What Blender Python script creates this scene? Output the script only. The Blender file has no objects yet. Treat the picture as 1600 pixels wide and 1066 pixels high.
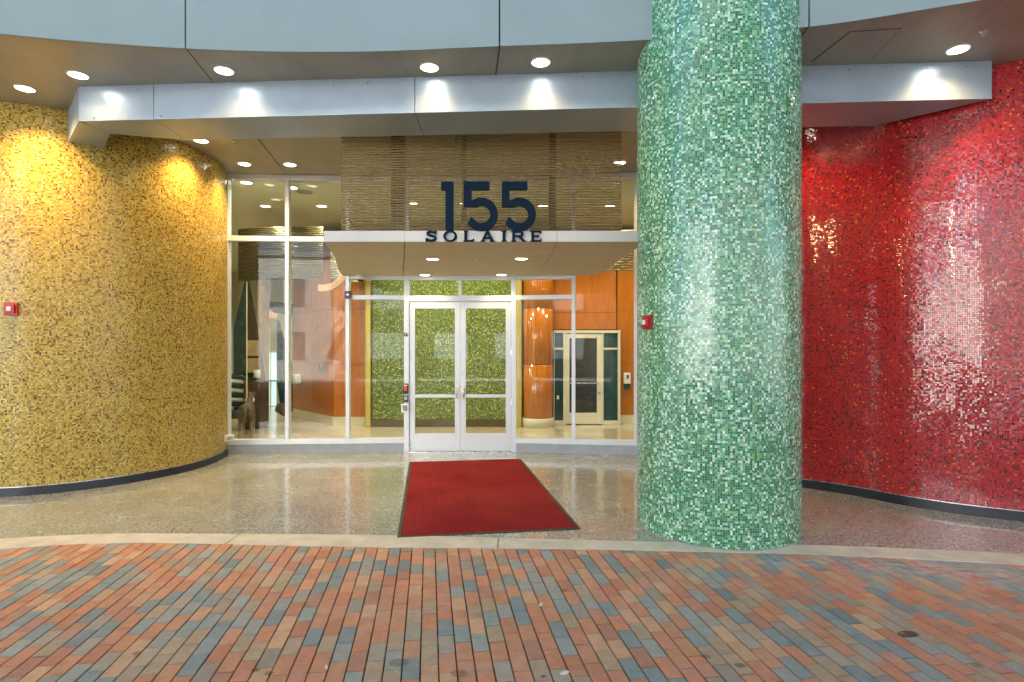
import bpy, bmesh, math, random
import numpy as np
from mathutils import Vector, Matrix
random.seed(7)
SC = bpy.context.scene
COL = SC.collection
PI = math.pi
R = math.radians

# ---------------------------------------------------------------- camera, sky, sun, exposure
CAM_H = 1.66
cam_d = bpy.data.cameras.new('camera'); cam = bpy.data.objects.new('camera', cam_d); COL.objects.link(cam)
cam.location = (0, 0, CAM_H); cam.rotation_euler = (PI/2, 0, 0)
cam_d.sensor_width = 36; cam_d.lens = 36*900/1600; cam_d.shift_y = 14/1600
cam_d.clip_start = 0.05; cam_d.clip_end = 3000
SC.camera = cam

world = bpy.data.worlds.new('World'); SC.world = world; world.use_nodes = True
wn = world.node_tree.nodes; wl = world.node_tree.links
sky = wn.new('ShaderNodeTexSky'); sky.sky_type = 'NISHITA'; sky.sun_disc = False
SUN_EL, SUN_AZ = R(46), R(20)          # the sun stands high behind the building
sky.sun_elevation = SUN_EL; sky.sun_rotation = SUN_AZ
wn['Background'].inputs[1].default_value = 0.06
wl.new(sky.outputs[0], wn['Background'].inputs[0])

sun_d = bpy.data.lights.new('sun', 'SUN'); sun = bpy.data.objects.new('sun', sun_d); COL.objects.link(sun)
sun_d.energy = 5.0; sun_d.angle = R(0.5); sun_d.color = (1, .95, .88)
sdir = Vector((math.sin(SUN_AZ)*math.cos(SUN_EL), math.cos(SUN_AZ)*math.cos(SUN_EL), math.sin(SUN_EL)))
sun.rotation_euler = sdir.to_track_quat('Z', 'Y').to_euler()

vs = SC.view_settings
vs.view_transform = 'Standard'; vs.look = 'None'; vs.gamma = 1; vs.use_curve_mapping = False
vs.exposure = 3.3
SC.cycles.max_bounces = 8; SC.cycles.diffuse_bounces = 4; SC.cycles.glossy_bounces = 4
SC.cycles.transparent_max_bounces = 12; SC.cycles.transmission_bounces = 4
SC.cycles.sample_clamp_indirect = 4; SC.cycles.caustics_reflective = False; SC.cycles.caustics_refractive = False
SC.cycles.use_denoising = True

K_SPOT = .18       # strength of the outdoor downlights
K_IN = .145         # strength of the indoor downlights

# ---------------------------------------------------------------- helpers
def mesh_obj(name, verts, faces, mat=None, parent=None, uvs=None, smooth=False):
    me = bpy.data.meshes.new(name)
    me.from_pydata([tuple(v) for v in verts], [], faces)
    if uvs is not None:
        uvl = me.uv_layers.new(name='UVMap')
        arr = np.array(uvs, dtype=np.float32)
        li = np.array([l.vertex_index for l in me.loops])
        uvl.data.foreach_set('uv', arr[li].ravel())
    if smooth:
        me.polygons.foreach_set('use_smooth', [True]*len(me.polygons))
    me.update()
    o = bpy.data.objects.new(name, me); COL.objects.link(o)
    if mat: me.materials.append(mat)
    if parent: o.parent = parent
    return o

def empty(name, loc=(0, 0, 0), rz=0):
    o = bpy.data.objects.new(name, None); COL.objects.link(o)
    o.location = loc; o.rotation_euler = (0, 0, rz); o.empty_display_size = .2
    return o

def tag(o, label=None, cat=None, group=None, kind=None):
    if label: o['label'] = label
    if cat: o['category'] = cat
    if group: o['group'] = group
    if kind: o['kind'] = kind
    return o

class MB:
    """collects shapes; build() links them as one mesh object"""
    def __init__(s): s.v = []; s.f = []
    def add(s, vs_, fs):
        n = len(s.v); s.v += [tuple(v) for v in vs_]; s.f += [tuple(i+n for i in f) for f in fs]; return s
    def box(s, x0, x1, y0, y1, z0, z1):
        return s.add([(x0,y0,z0),(x1,y0,z0),(x1,y1,z0),(x0,y1,z0),(x0,y0,z1),(x1,y0,z1),(x1,y1,z1),(x0,y1,z1)],
                     [(0,3,2,1),(4,5,6,7),(0,1,5,4),(1,2,6,5),(2,3,7,6),(3,0,4,7)])
    def prism(s, poly, z0, z1):
        a = sum(poly[i][0]*poly[(i+1)%len(poly)][1]-poly[(i+1)%len(poly)][0]*poly[i][1] for i in range(len(poly)))
        if a < 0: poly = poly[::-1]
        n = len(poly)
        v = [(p[0], p[1], z0) for p in poly] + [(p[0], p[1], z1) for p in poly]
        f = [tuple(range(n))[::-1], tuple(range(n, 2*n))] + [(i, (i+1)%n, n+(i+1)%n, n+i) for i in range(n)]
        return s.add(v, f)
    def xz(s, poly, y0, y1):
        """polygon drawn in x,z, extruded along y"""
        n = len(s.v); m = MB().prism([(p[0], p[1]) for p in poly], 0, 1)
        return s.add([(v[0], y0 + (y1-y0)*v[2], v[1]) for v in m.v], [f[::-1] for f in m.f])
    def tube(s, pts, r, seg=10, caps=True):
        pts = [Vector(p) for p in pts]; n = len(pts); rs = r if isinstance(r, (list, tuple)) else [r]*n
        vv = []; prev = None
        for i, p in enumerate(pts):
            d = (pts[min(i+1, n-1)]-pts[max(i-1, 0)]).normalized()
            up = Vector((0,0,1)) if abs(d.z) < .95 else Vector((1,0,0))
            if prev is not None: up = prev
            a = d.cross(up).normalized(); b = a.cross(d).normalized(); prev = b
            for k in range(seg):
                t = 2*PI*k/seg; vv.append(p + (a*math.cos(t)+b*math.sin(t))*rs[i])
        ff = [(i*seg+k, i*seg+(k+1)%seg, (i+1)*seg+(k+1)%seg, (i+1)*seg+k) for i in range(n-1) for k in range(seg)]
        if caps: ff += [tuple(range(seg))[::-1], tuple(range((n-1)*seg, n*seg))]
        return s.add(vv, ff)
    def lathe(s, prof, c=(0,0,0), seg=28, cap=True):
        """profile (r, z) turned round a vertical axis"""
        n = len(prof)
        vv = [(c[0]+r*math.cos(2*PI*k/seg), c[1]+r*math.sin(2*PI*k/seg), c[2]+z) for r, z in prof for k in range(seg)]
        ff = [(i*seg+k, i*seg+(k+1)%seg, (i+1)*seg+(k+1)%seg, (i+1)*seg+k) for i in range(n-1) for k in range(seg)]
        if cap: ff += [tuple(range(seg))[::-1], tuple(range((n-1)*seg, n*seg))]
        return s.add(vv, ff)
    def build(s, name, mat, parent=None, bevel=0, smooth=False):
        o = mesh_obj(name, s.v, s.f, mat, parent, smooth=smooth)
        if bevel:
            bm = bmesh.new(); bm.from_mesh(o.data)
            bmesh.ops.recalc_face_normals(bm, faces=bm.faces)
            es = [e for e in bm.edges if len(e.link_faces) == 2 and e.calc_face_angle(0) > .6]
            bmesh.ops.bevel(bm, geom=es, offset=bevel, segments=2, profile=.7, affect='EDGES')
            bm.to_mesh(o.data); bm.free()
        return o

def catmull(pts, sub=8):
    P = [np.array(p, float) for p in pts]; P = [2*P[0]-P[1]] + P + [2*P[-1]-P[-2]]; out = []
    for i in range(1, len(P)-2):
        for k in range(sub):
            t = k/sub; a, b, c, d = P[i-1:i+3]
            out.append(.5*((2*b)+(-a+c)*t+(2*a-5*b+4*c-d)*t*t+(-a+3*b-3*c+d)*t**3))
    out.append(P[-2]); return [tuple(p) for p in out]

def offset(curve, d):
    """moves a plan curve sideways by d (positive = to the left of its direction)"""
    out = []; n = len(curve)
    for i in range(n):
        a = np.array(curve[max(i-1, 0)]); b = np.array(curve[min(i+1, n-1)]); t = b-a; t = t/np.linalg.norm(t)
        out.append((curve[i][0]-t[1]*d, curve[i][1]+t[0]*d))
    return out

def sweep_wall(name, curve, z0, z1, mat, parent, thick=.25, side=1, closed=False, smooth=True):
    """a wall skin along a plan curve with UVs in metres, solid behind"""
    back = offset(curve, thick*side)
    v = []; uv = []; s = 0; n = len(curve)
    for i, p in enumerate(curve):
        if i: s += math.dist(p, curve[i-1])
        v += [(p[0], p[1], z0), (p[0], p[1], z1)]; uv += [(s, z0), (s, z1)]
    f = [(2*i, 2*i+2, 2*i+3, 2*i+1) if side > 0 else (2*i, 2*i+1, 2*i+3, 2*i+2) for i in range(n-1)]
    k = len(v)
    for i, p in enumerate(back):
        v += [(p[0], p[1], z0), (p[0], p[1], z1)]; uv += [(i*.1, z0), (i*.1, z1)]
    for i in range(n-1):
        a = k+2*i
        f.append((a, a+1, a+3, a+2) if side > 0 else (a, a+2, a+3, a+1))
    # top, bottom and ends, with vertices of their own
    k = len(v)
    for i in range(n):
        for q in (curve[i], back[i]):
            for z in (z0, z1): v.append((q[0], q[1], z)); uv.append((0, 0))
    for i in range(n-1):
        a = k+4*i; b = a+4
        f += [(a+1, b+1, b+3, a+3), (a, a+2, b+2, b)]
    f += [(k, k+1, k+3, k+2), (k+4*(n-1), k+4*(n-1)+2, k+4*(n-1)+3, k+4*(n-1)+1)]
    o = mesh_obj(name, v, f, mat, parent, uvs=uv, smooth=smooth)
    return o

# ---------------------------------------------------------------- materials
def new_mat(name):
    m = bpy.data.materials.new(name); m.use_nodes = True
    nt = m.node_tree; b = nt.nodes['Principled BSDF']; return m, nt, b
def N(nt, t, **kw):
    n = nt.nodes.new(t)
    for k, v in kw.items(): setattr(n, k, v)
    return n
def math_(nt, op, a, b=None, c=None):
    n = N(nt, 'ShaderNodeMath', operation=op)
    for i, x in enumerate((a, b, c)):
        if x is None: continue
        if isinstance(x, (int, float)): n.inputs[i].default_value = x
        else: nt.links.new(x, n.inputs[i])
    return n.outputs[0]
def vmath(nt, op, a, b=None, scale=None):
    n = N(nt, 'ShaderNodeVectorMath', operation=op)
    for i, x in enumerate((a, b)):
        if x is None: continue
        if isinstance(x, (tuple, list)): n.inputs[i].default_value = x
        else: nt.links.new(x, n.inputs[i])
    if scale is not None: n.inputs['Scale'].default_value = scale
    return n.outputs[0]
def mixc(nt, fac, a, b, mode='MIX'):
    n = N(nt, 'ShaderNodeMix', data_type='RGBA', blend_type=mode)
    for i, x in ((0, fac), (6, a), (7, b)):
        if isinstance(x, (int, float)): n.inputs[i].default_value = x
        elif isinstance(x, (tuple, list)): n.inputs[i].default_value = tuple(x)+((1,) if len(x) == 3 else ())
        else: nt.links.new(x, n.inputs[i])
    return n.outputs[2]
def ramp(nt, fac, stops, mode='LINEAR'):
    n = N(nt, 'ShaderNodeValToRGB'); cr = n.color_ramp; cr.interpolation = mode
    while len(cr.elements) < len(stops): cr.elements.new(.5)
    for e, (p, c) in zip(cr.elements, stops): e.position = p; e.color = tuple(c)+((1,) if len(c) == 3 else ())
    nt.links.new(fac, n.inputs[0]); return n.outputs[0]
def noise(nt, scale, vec=None, detail=3, rough=.5):
    n = N(nt, 'ShaderNodeTexNoise'); n.inputs['Scale'].default_value = scale
    n.inputs['Detail'].default_value = detail; n.inputs['Roughness'].default_value = rough
    if vec is not None: nt.links.new(vec, n.inputs['Vector'])
    return n.outputs['Fac']
def objco(nt): return N(nt, 'ShaderNodeTexCoord').outputs['Object']
def worldco(nt): return N(nt, 'ShaderNodeNewGeometry').outputs['Position']
def bump(nt, b, h, dist=.002, strength=1):
    n = N(nt, 'ShaderNodeBump'); n.inputs['Distance'].default_value = dist; n.inputs['Strength'].default_value = strength
    nt.links.new(h, n.inputs['Height']); nt.links.new(n.outputs[0], b.inputs['Normal'])

def plain(name, col, rough=.5, metal=0, var=.08, vscale=3, bmp=0, bscale=60, spec=.5, coat=0):
    m, nt, b = new_mat(name)
    p = worldco(nt)
    f = noise(nt, vscale, p, 5, .6)
    lo = tuple(c*(1-var) for c in col); hi = tuple(min(1, c*(1+var)) for c in col)
    c = ramp(nt, f, [(.3, lo), (.7, hi)])
    nt.links.new(c, b.inputs['Base Color'])
    b.inputs['Roughness'].default_value = rough; b.inputs['Metallic'].default_value = metal
    b.inputs['Specular IOR Level'].default_value = spec; b.inputs['Coat Weight'].default_value = coat
    r = math_(nt, 'MULTIPLY_ADD', noise(nt, vscale*4, p, 4), .16, rough-.08)
    nt.links.new(r, b.inputs['Roughness'])
    if bmp: bump(nt, b, noise(nt, bscale, p, 4), bmp)
    return m

def mosaic(name, pitch, stops, grout, rough=.12, tilt=.12, sheet_tilt=.03, cluster=None, coat=0, wave=0, ior=1.5):
    """glass mosaic: each tile its own colour and its own slight tilt, grout between"""
    m, nt, b = new_mat(name)
    uv = N(nt, 'ShaderNodeUVMap').outputs[0]
    s = vmath(nt, 'SCALE', uv, scale=1/pitch)
    cell = vmath(nt, 'FLOOR', s); fr = vmath(nt, 'FRACTION', s)
    wnz = N(nt, 'ShaderNodeTexWhiteNoise', noise_dimensions='3D'); nt.links.new(cell, wnz.inputs[0])
    val = wnz.outputs['Value']
    if cluster:      # drifts of lighter and darker tiles, as the mosaic sheets were mixed
        nn = noise(nt, cluster[0], uv, 3, .6)
        nn = math_(nt, 'SUBTRACT', nn, .5)
        val = math_(nt, 'ADD', val, math_(nt, 'MULTIPLY', nn, cluster[1]))
        val = math_(nt, 'MINIMUM', math_(nt, 'MAXIMUM', val, 0), .999)
    col = ramp(nt, val, stops, 'CONSTANT')
    w2 = N(nt, 'ShaderNodeTexWhiteNoise', noise_dimensions='3D')
    nt.links.new(vmath(nt, 'ADD', cell, (17.3, 5.1, 9.7)), w2.inputs[0])
    bright = math_(nt, 'MULTIPLY_ADD', w2.outputs['Value'], .36, .82)
    col = mixc(nt, 1, col, N(nt, 'ShaderNodeCombineXYZ').outputs[0], 'MULTIPLY') if False else col
    hs = N(nt, 'ShaderNodeHueSaturation'); nt.links.new(col, hs.inputs['Color']); nt.links.new(bright, hs.inputs['Value']); col = hs.outputs[0]
    sx = N(nt, 'ShaderNodeSeparateXYZ'); nt.links.new(fr, sx.inputs[0])
    ax = math_(nt, 'ABSOLUTE', math_(nt, 'SUBTRACT', sx.outputs[0], .5)); ay = math_(nt, 'ABSOLUTE', math_(nt, 'SUBTRACT', sx.outputs[1], .5))
    edge = math_(nt, 'GREATER_THAN', math_(nt, 'MAXIMUM', ax, ay), .435)
    col = mixc(nt, edge, col, grout)
    nt.links.new(col, b.inputs['Base Color'])
    rr = math_(nt, 'MULTIPLY_ADD', w2.outputs['Value'], .12, rough)
    rg = math_(nt, 'MAXIMUM', rr, math_(nt, 'MULTIPLY', edge, .8)); nt.links.new(rg, b.inputs['Roughness'])
    b.inputs['IOR'].default_value = ior
    # tilt of tiles and of whole sheets
    def tiltv(src, amt):
        v = vmath(nt, 'SUBTRACT', src, (.5, .5, .5)); return vmath(nt, 'MULTIPLY', v, (amt, amt, 0))
    t = tiltv(w2.outputs['Color'], tilt)
    w3 = N(nt, 'ShaderNodeTexWhiteNoise', noise_dimensions='3D')
    nt.links.new(vmath(nt, 'FLOOR', vmath(nt, 'SCALE', uv, scale=1/(pitch*14))), w3.inputs[0])
    t = vmath(nt, 'ADD', t, tiltv(w3.outputs['Color'], sheet_tilt))
    if wave:
        nz = N(nt, 'ShaderNodeTexNoise'); nz.inputs['Scale'].default_value = 1.6; nt.links.new(vmath(nt, 'MULTIPLY', uv, (1, 1.6, 1)), nz.inputs['Vector'])
        t = vmath(nt, 'ADD', t, tiltv(nz.outputs['Color'], wave))
    colr = vmath(nt, 'ADD', t, (.5, .5, 1))
    nm = N(nt, 'ShaderNodeNormalMap'); nt.links.new(colr, nm.inputs['Color'])
    bp = N(nt, 'ShaderNodeBump'); bp.invert = True; bp.inputs['Distance'].default_value = .0012; bp.inputs['Strength'].default_value = .6
    nt.links.new(edge, bp.inputs['Height']); nt.links.new(nm.outputs[0], bp.inputs['Normal'])
    nt.links.new(bp.outputs[0], b.inputs['Normal'])
    return m

def emitter(name, col, strength):
    m, nt, b = new_mat(name)
    b.inputs['Base Color'].default_value = tuple(col)+(1,); b.inputs['Emission Color'].default_value = tuple(col)+(1,)
    b.inputs['Emission Strength'].default_value = strength; return m

def glass(name, tint=(.93, .97, .95), refl=1.0):
    m, nt, b = new_mat(name); out = nt.nodes['Material Output']; nt.nodes.remove(b)
    tr = N(nt, 'ShaderNodeBsdfTransparent'); tr.inputs[0].default_value = tuple(tint)+(1,)
    gl = N(nt, 'ShaderNodeBsdfGlossy'); gl.inputs['Roughness'].default_value = .01; gl.inputs[0].default_value = (1, 1, 1, 1)
    fr = N(nt, 'ShaderNodeFresnel'); fr.inputs[0].default_value = 1.5
    mx = N(nt, 'ShaderNodeMixShader'); nt.links.new(math_(nt, 'MULTIPLY', fr.outputs[0], refl), mx.inputs[0])
    nt.links.new(tr.outputs[0], mx.inputs[1]); nt.links.new(gl.outputs[0], mx.inputs[2]); nt.links.new(mx.outputs[0], out.inputs[0])
    return m

def soffit_mat():
    m, nt, b = new_mat('soffit_plaster'); p = worldco(nt)
    f = noise(nt, 1.4, p, 5, .65); g_ = noise(nt, 5, vmath(nt, 'MULTIPLY', p, (1, .25, 1)), 6, .7)
    c = ramp(nt, f, [(.3, (.26,.26,.22)), (.7, (.38,.38,.33))]); c = mixc(nt, .5, c, ramp(nt, g_, [(.3, (.25,.25,.21)), (.7, (.44,.44,.39))]))
    nt.links.new(c, b.inputs['Base Color']); nt.links.new(math_(nt, 'MULTIPLY_ADD', g_, .4, .22), b.inputs['Roughness'])
    bump(nt, b, noise(nt, 60, p, 4), .0012); return m
def terrazzo(name, base, chips, rough, scale=90, coat=.5):
    m, nt, b = new_mat(name); p = worldco(nt)
    v = N(nt, 'ShaderNodeTexVoronoi'); v.inputs['Scale'].default_value = scale; nt.links.new(p, v.inputs['Vector'])
    sx = N(nt, 'ShaderNodeSeparateColor'); nt.links.new(v.outputs['Color'], sx.inputs[0])
    col = ramp(nt, sx.outputs[0], chips, 'CONSTANT')
    v2 = N(nt, 'ShaderNodeTexVoronoi', feature='DISTANCE_TO_EDGE'); v2.inputs['Scale'].default_value = scale; nt.links.new(p, v2.inputs['Vector'])
    e = math_(nt, 'LESS_THAN', v2.outputs['Distance'], .09)
    col = mixc(nt, e, col, base)
    col = mixc(nt, 1, col, ramp(nt, noise(nt, .9, p, 5, .6), [(.3, (.82,.82,.82)), (.7, (1.12,1.12,1.12))]), 'MULTIPLY')
    nt.links.new(col, b.inputs['Base Color'])
    r = math_(nt, 'MULTIPLY_ADD', noise(nt, 2.3, p, 6, .65), .25, rough-.1); nt.links.new(r, b.inputs['Roughness'])
    b.inputs['Coat Weight'].default_value = coat; b.inputs['Coat Roughness'].default_value = .07
    return m

M = {}
M['gold'] = mosaic('gold_mosaic', .0188, [(0, (.12,.05,.008)), (.06, (.28,.155,.018)), (.18, (.44,.29,.038)), (.40, (.54,.385,.062)), (.66, (.60,.455,.105)), (.90, (.64,.54,.20))],
                   (.28,.21,.06), rough=.14, tilt=.08, sheet_tilt=.02, cluster=(2.2, .25), wave=.04)
M['green'] = mosaic('green_mosaic', .0200, [(0, (.012,.14,.06)), (.20, (.025,.23,.10)), (.40, (.07,.35,.17)), (.56, (.15,.48,.26)), (.70, (.32,.66,.42)), (.83, (.68,.90,.74)), (.95, (.26,.52,.14))],
                    (.19,.36,.25), rough=.10, tilt=.055, sheet_tilt=.03, cluster=(2.6, .45), wave=.02, ior=1.95)
M['red'] = mosaic('red_mosaic', .0190, [(0, (.12,.001,.006)), (.08, (.32,.002,.010)), (.30, (.48,.003,.011)), (.60, (.62,.005,.014)), (.95, (.64,.035,.008)), (.985, (.80,.17,.008)), (.997, (.85,.38,.06))],
                  (.09,.003,.012), rough=.07, tilt=.045, sheet_tilt=.02, cluster=(1.6, .3), wave=.02, ior=1.9)
M['lobbygreen'] = mosaic('lobby_green_mosaic', .026, [(0, (.06,.11,.02)), (.25, (.11,.18,.03)), (.52, (.19,.26,.045)), (.76, (.34,.37,.08)), (.92, (.54,.52,.20))],
                         (.10,.14,.03), rough=.12, tilt=.12, sheet_tilt=.04, cluster=(3, .3))
M['terrazzo'] = terrazzo('speckled_terrazzo', (.36,.37,.30), [(0,(.06,.068,.065)),(.16,(.18,.195,.165)),(.38,(.40,.42,.35)),(.62,(.60,.63,.56)),(.86,(.80,.84,.79))], .23, 100, .7)
M['lobbyfloor'] = terrazzo('cream_terrazzo', (.62,.56,.42), [(0,(.42,.36,.24)),(.1,(.60,.54,.40)),(.5,(.68,.62,.48)),(.85,(.74,.70,.58))], .2, 70)
M['curb'] = plain('curb_concrete', (.62,.58,.44), .75, var=.16, vscale=5, bmp=.0015, bscale=120)
M['sand'] = plain('joint_sand', (.025,.021,.018), .95, var=.3, vscale=40)
M['fascia'] = plain('painted_fascia', (.27,.345,.35), .7, var=.04, vscale=2, bmp=.001, bscale=160)
M['soffit'] = soffit_mat()
M['canopy'] = plain('canopy_stucco', (.66,.62,.44), .75, var=.05, vscale=3, bmp=.001, bscale=220)
M['canopyedge'] = plain('canopy_fascia', (.62,.63,.62), .5, var=.04)
M['clad'] = plain('pale_metal_cladding', (.38,.48,.60), .36, .5, var=.10, vscale=1.5)
M['alum'] = plain('anodised_frame', (.72,.80,.92), .38, .2, var=.03)
M['cream'] = plain('cream_frame', (.72,.68,.56), .45, var=.03)
M['sill'] = plain('sill_concrete', (.36,.42,.48), .6, var=.12, vscale=6)
M['base'] = plain('dark_base', (.018,.024,.036), .4, var=.2)
M['navy'] = plain('navy_paint', (.0002,.012,.034), .7, var=.05, spec=.15)
M['steel'] = plain('brushed_steel', (.62,.62,.62), .28, 1, var=.05)
M['black'] = plain('black_plastic', (.012,.012,.014), .35, var=.1)
M['dark'] = plain('dark_void', (.03,.03,.028), .9)
M['white'] = plain('white_plastic', (.78,.78,.76), .4, var=.03)
M['redplastic'] = plain('alarm_red', (.42,.015,.02), .35, var=.05)
M['lobbywhite'] = plain('lobby_plaster', (.72,.70,.56), .8, var=.03)
M['lobbyceil'] = plain('lobby_ceiling', (.70,.72,.60), .85, var=.03)
M['teal'] = plain('teal_panel', (.010,.045,.05), .25, var=.5, vscale=2.5, coat=.5)
M['tan'] = plain('tan_panel', (.42,.32,.16), .6, var=.2, vscale=4)
M['brown'] = plain('dark_brown_panel', (.06,.035,.02), .4, var=.3)
M['olive'] = plain('olive_base', (.10,.075,.03), .5, var=.1)
M['goldtrim'] = plain('gold_trim', (.55,.42,.10), .35, .4, var=.08)
M['tealglass'] = plain('dark_teal_glass', (.012,.05,.055), .12, var=.4, vscale=3)
M['darkglass'] = plain('dark_door_glass', (.035,.035,.03), .15, var=.4, vscale=12)
M['blueglass'] = emitter('glowing_blue_glass', (.62,.85,.88), .10)  # door panes carry their own glow in place of light behind them
M['asphalt'] = plain('asphalt', (.09,.088,.085), .85, var=.25, vscale=12, bmp=.003)
M['glass'] = glass('storefront_glass', refl=.38)
M['doorglass'] = glass('door_glass', (.93,.96,.93), .5)
M['lens'] = emitter('lamp_lens', (1, .90, .72), 1.8)
M['lens_in'] = emitter('lobby_lamp_lens', (1, .90, .72), 1.0)
M['exit'] = emitter('exit_red', (1, .08, .06), .2)
M['peach'] = plain('peach_band', (.72,.42,.26), .6, var=.03)

def wood_mat(nm_='orange_wood', rough=.28):
    m, nt, b = new_mat(nm_); p = worldco(nt)
    q = vmath(nt, 'MULTIPLY', p, (9, 9, .9)); f = noise(nt, 2.2, q, 6, .62)
    f2 = noise(nt, 16, vmath(nt, 'MULTIPLY', p, (3, 3, .25)), 4, .6)
    c = ramp(nt, f, [(.25, (.36,.09,.004)), (.5, (.50,.145,.007)), (.75, (.58,.19,.012))])
    c = mixc(nt, .25, c, ramp(nt, f2, [(.3, (.30,.075,.004)), (.7, (.64,.22,.018))]))
    nt.links.new(c, b.inputs['Base Color']); b.inputs['Roughness'].default_value = rough; b.inputs['Coat Weight'].default_value = .3 if rough > .2 else 1
    b.inputs['Coat Roughness'].default_value = .1
    return m
M['wood'] = wood_mat(); M['woodgloss'] = wood_mat('polished_orange_wood', .15)

def bronze_mat():
    m, nt, b = new_mat('bronze_wire_mesh'); p = worldco(nt)
    w = noise(nt, 90, vmath(nt, 'MULTIPLY', p, (1, 1, .4)), 2, .5)
    c = ramp(nt, w, [(.3, (.34,.25,.12)), (.55, (.46,.36,.19)), (.75, (.58,.48,.28))])
    nt.links.new(c, b.inputs['Base Color']); b.inputs['Metallic'].default_value = .35; b.inputs['Roughness'].default_value = .42
    bump(nt, b, w, .002, .7)
    return m
M['bronze'] = bronze_mat()
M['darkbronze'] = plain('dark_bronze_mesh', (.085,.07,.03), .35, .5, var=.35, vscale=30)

def carpet_mat():
    m, nt, b = new_mat('red_carpet'); co = objco(nt)
    w = N(nt, 'ShaderNodeTexWave', bands_direction='X'); w.inputs['Scale'].default_value = 17; nt.links.new(co, w.inputs['Vector'])
    w2 = N(nt, 'ShaderNodeTexWave', bands_direction='Y'); w2.inputs['Scale'].default_value = 12; nt.links.new(co, w2.inputs['Vector'])
    h = math_(nt, 'MULTIPLY', w.outputs['Fac'], math_(nt, 'MULTIPLY_ADD', w2.outputs['Fac'], .5, .5))
    wear = noise(nt, 1.6, co, 6, .65)
    c = ramp(nt, h, [(0, (.09,.005,.008)), (1, (.46,.030,.034))])
    c = mixc(nt, 1, c, ramp(nt, wear, [(.3, (.85,.85,.85)), (.7, (1.2,1.15,1.1))]), 'MULTIPLY')
    c = mixc(nt, math_(nt, 'MAXIMUM', math_(nt, 'MULTIPLY_ADD', noise(nt, 45, co, 4, .8), 1.6, -.95), 0), c, (.45,.30,.24))
    c = mixc(nt, math_(nt, 'MAXIMUM', math_(nt, 'MULTIPLY_ADD', noise(nt, .9, co, 3, .5), .5, -.16), 0), c, (.42,.10,.07))
    nt.links.new(c, b.inputs['Base Color']); b.inputs['Roughness'].default_value = .95
    b.inputs['Specular IOR Level'].default_value = .1
    bump(nt, b, h, .003); return m
M['carpet'] = carpet_mat()
M['rubber'] = plain('mat_rubber', (.05,.048,.035), .7, var=.1)

def brick_mat():
    m, nt, b = new_mat('brick_paver'); p = worldco(nt)
    at = N(nt, 'ShaderNodeAttribute', attribute_name='tone'); c = at.outputs['Color']
    fine = noise(nt, 170, p, 3, .7); mid = noise(nt, 14, p, 5, .65)
    c = mixc(nt, 1, c, ramp(nt, fine, [(.28, (.70,.70,.70)), (.6, (1.12,1.12,1.12))]), 'MULTIPLY')
    c = mixc(nt, 1, c, ramp(nt, mid, [(.25, (.78,.78,.80)), (.75, (1.16,1.14,1.12))]), 'MULTIPLY')
    # lime bloom drifting over the pavers near the kerb on the right
    def blob(cx, cy, rx, ry):
        v = vmath(nt, 'MULTIPLY', vmath(nt, 'SUBTRACT', p, (cx, cy, 0)), (1/rx, 1/ry, 0))
        l = N(nt, 'ShaderNodeVectorMath', operation='LENGTH'); nt.links.new(v, l.inputs[0])
        return math_(nt, 'MAXIMUM', math_(nt, 'SUBTRACT', 1, l.outputs['Value']), 0)
    bl = math_(nt, 'ADD', blob(2.95, 4.42, .85, .34), math_(nt, 'ADD', blob(3.55, 4.25, .7, .32), blob(2.1, 4.5, .5, .16)))
    st = noise(nt, 7, vmath(nt, 'MULTIPLY', p, (1, 2.2, 1)), 6, .75)
    k = math_(nt, 'MINIMUM', math_(nt, 'MULTIPLY', bl, math_(nt, 'MAXIMUM', math_(nt, 'MULTIPLY_ADD', st, 5, -2.2), 0)), .75)
    c = mixc(nt, k, c, (.52,.53,.52))
    # thin pale film everywhere
    c = mixc(nt, math_(nt, 'MAXIMUM', math_(nt, 'MULTIPLY_ADD', noise(nt, 3.1, p, 7, .7), 1.0, -.47), 0), c, (.50,.47,.43))
    # old spills
    for cx, cy, r, a in ((2.30, 3.36, .055, .9), (2.335, 3.375, .05, .9), (2.45, 3.03, .035, .5), (-.27, 2.955, .05, .45), (-1.33, 2.99, .025, .8), (-1.25, 2.96, .025, .8),
                         (1.2, 3.03, .035, .7), (-.60, 3.06, .06, .5), (.36, 3.98, .03, .5), (-2.05, 3.15, .03, .6), (.16, 2.93, .015, .9), (1.05, 3.12, .03, .6)):
        bb = blob(cx, cy, r, r*.8); s_ = math_(nt, 'MULTIPLY', math_(nt, 'MINIMUM', math_(nt, 'MULTIPLY', bb, 4), 1), math_(nt, 'MULTIPLY', math_(nt, 'GREATER_THAN', noise(nt, 60, p, 3, .7), .42), a))
        c = mixc(nt, s_, c, (.055,.028,.012))
    nt.links.new(c, b.inputs['Base Color'])
    nt.links.new(math_(nt, 'MULTIPLY_ADD', mid, .3, .5), b.inputs['Roughness'])
    bump(nt, b, math_(nt, 'ADD', fine, math_(nt, 'MULTIPLY', mid, .6)), .0025)
    return m
M['brick'] = brick_mat()

# ================================================================ THE GROUND
g = MB().box(-600, 600, -600, 600, -.6, -.13).build('ground', M['asphalt']); tag(g, kind='structure')

curb_out = catmull([(-9.5,4.0), (-7.2,4.28), (-5.6,4.55), (-4.27,4.80), (-3.82,4.905), (-3.02,4.955), (-1.62,4.87), (-.86,4.835), (.53,4.80), (1.58,4.73), (2.585,4.654), (3.95,4.44), (5.4,4.1), (9.5,2.9)], 6)
curb_in = catmull([(-9.5,4.28), (-7.2,4.56), (-5.6,4.84), (-4.5,5.06), (-3.75,5.185), (-2.89,5.20), (-.92,5.145), (1.0,4.995), (2.71,4.88), (4.16,4.683), (5.6,4.38), (9.5,3.2)], 6)

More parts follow.
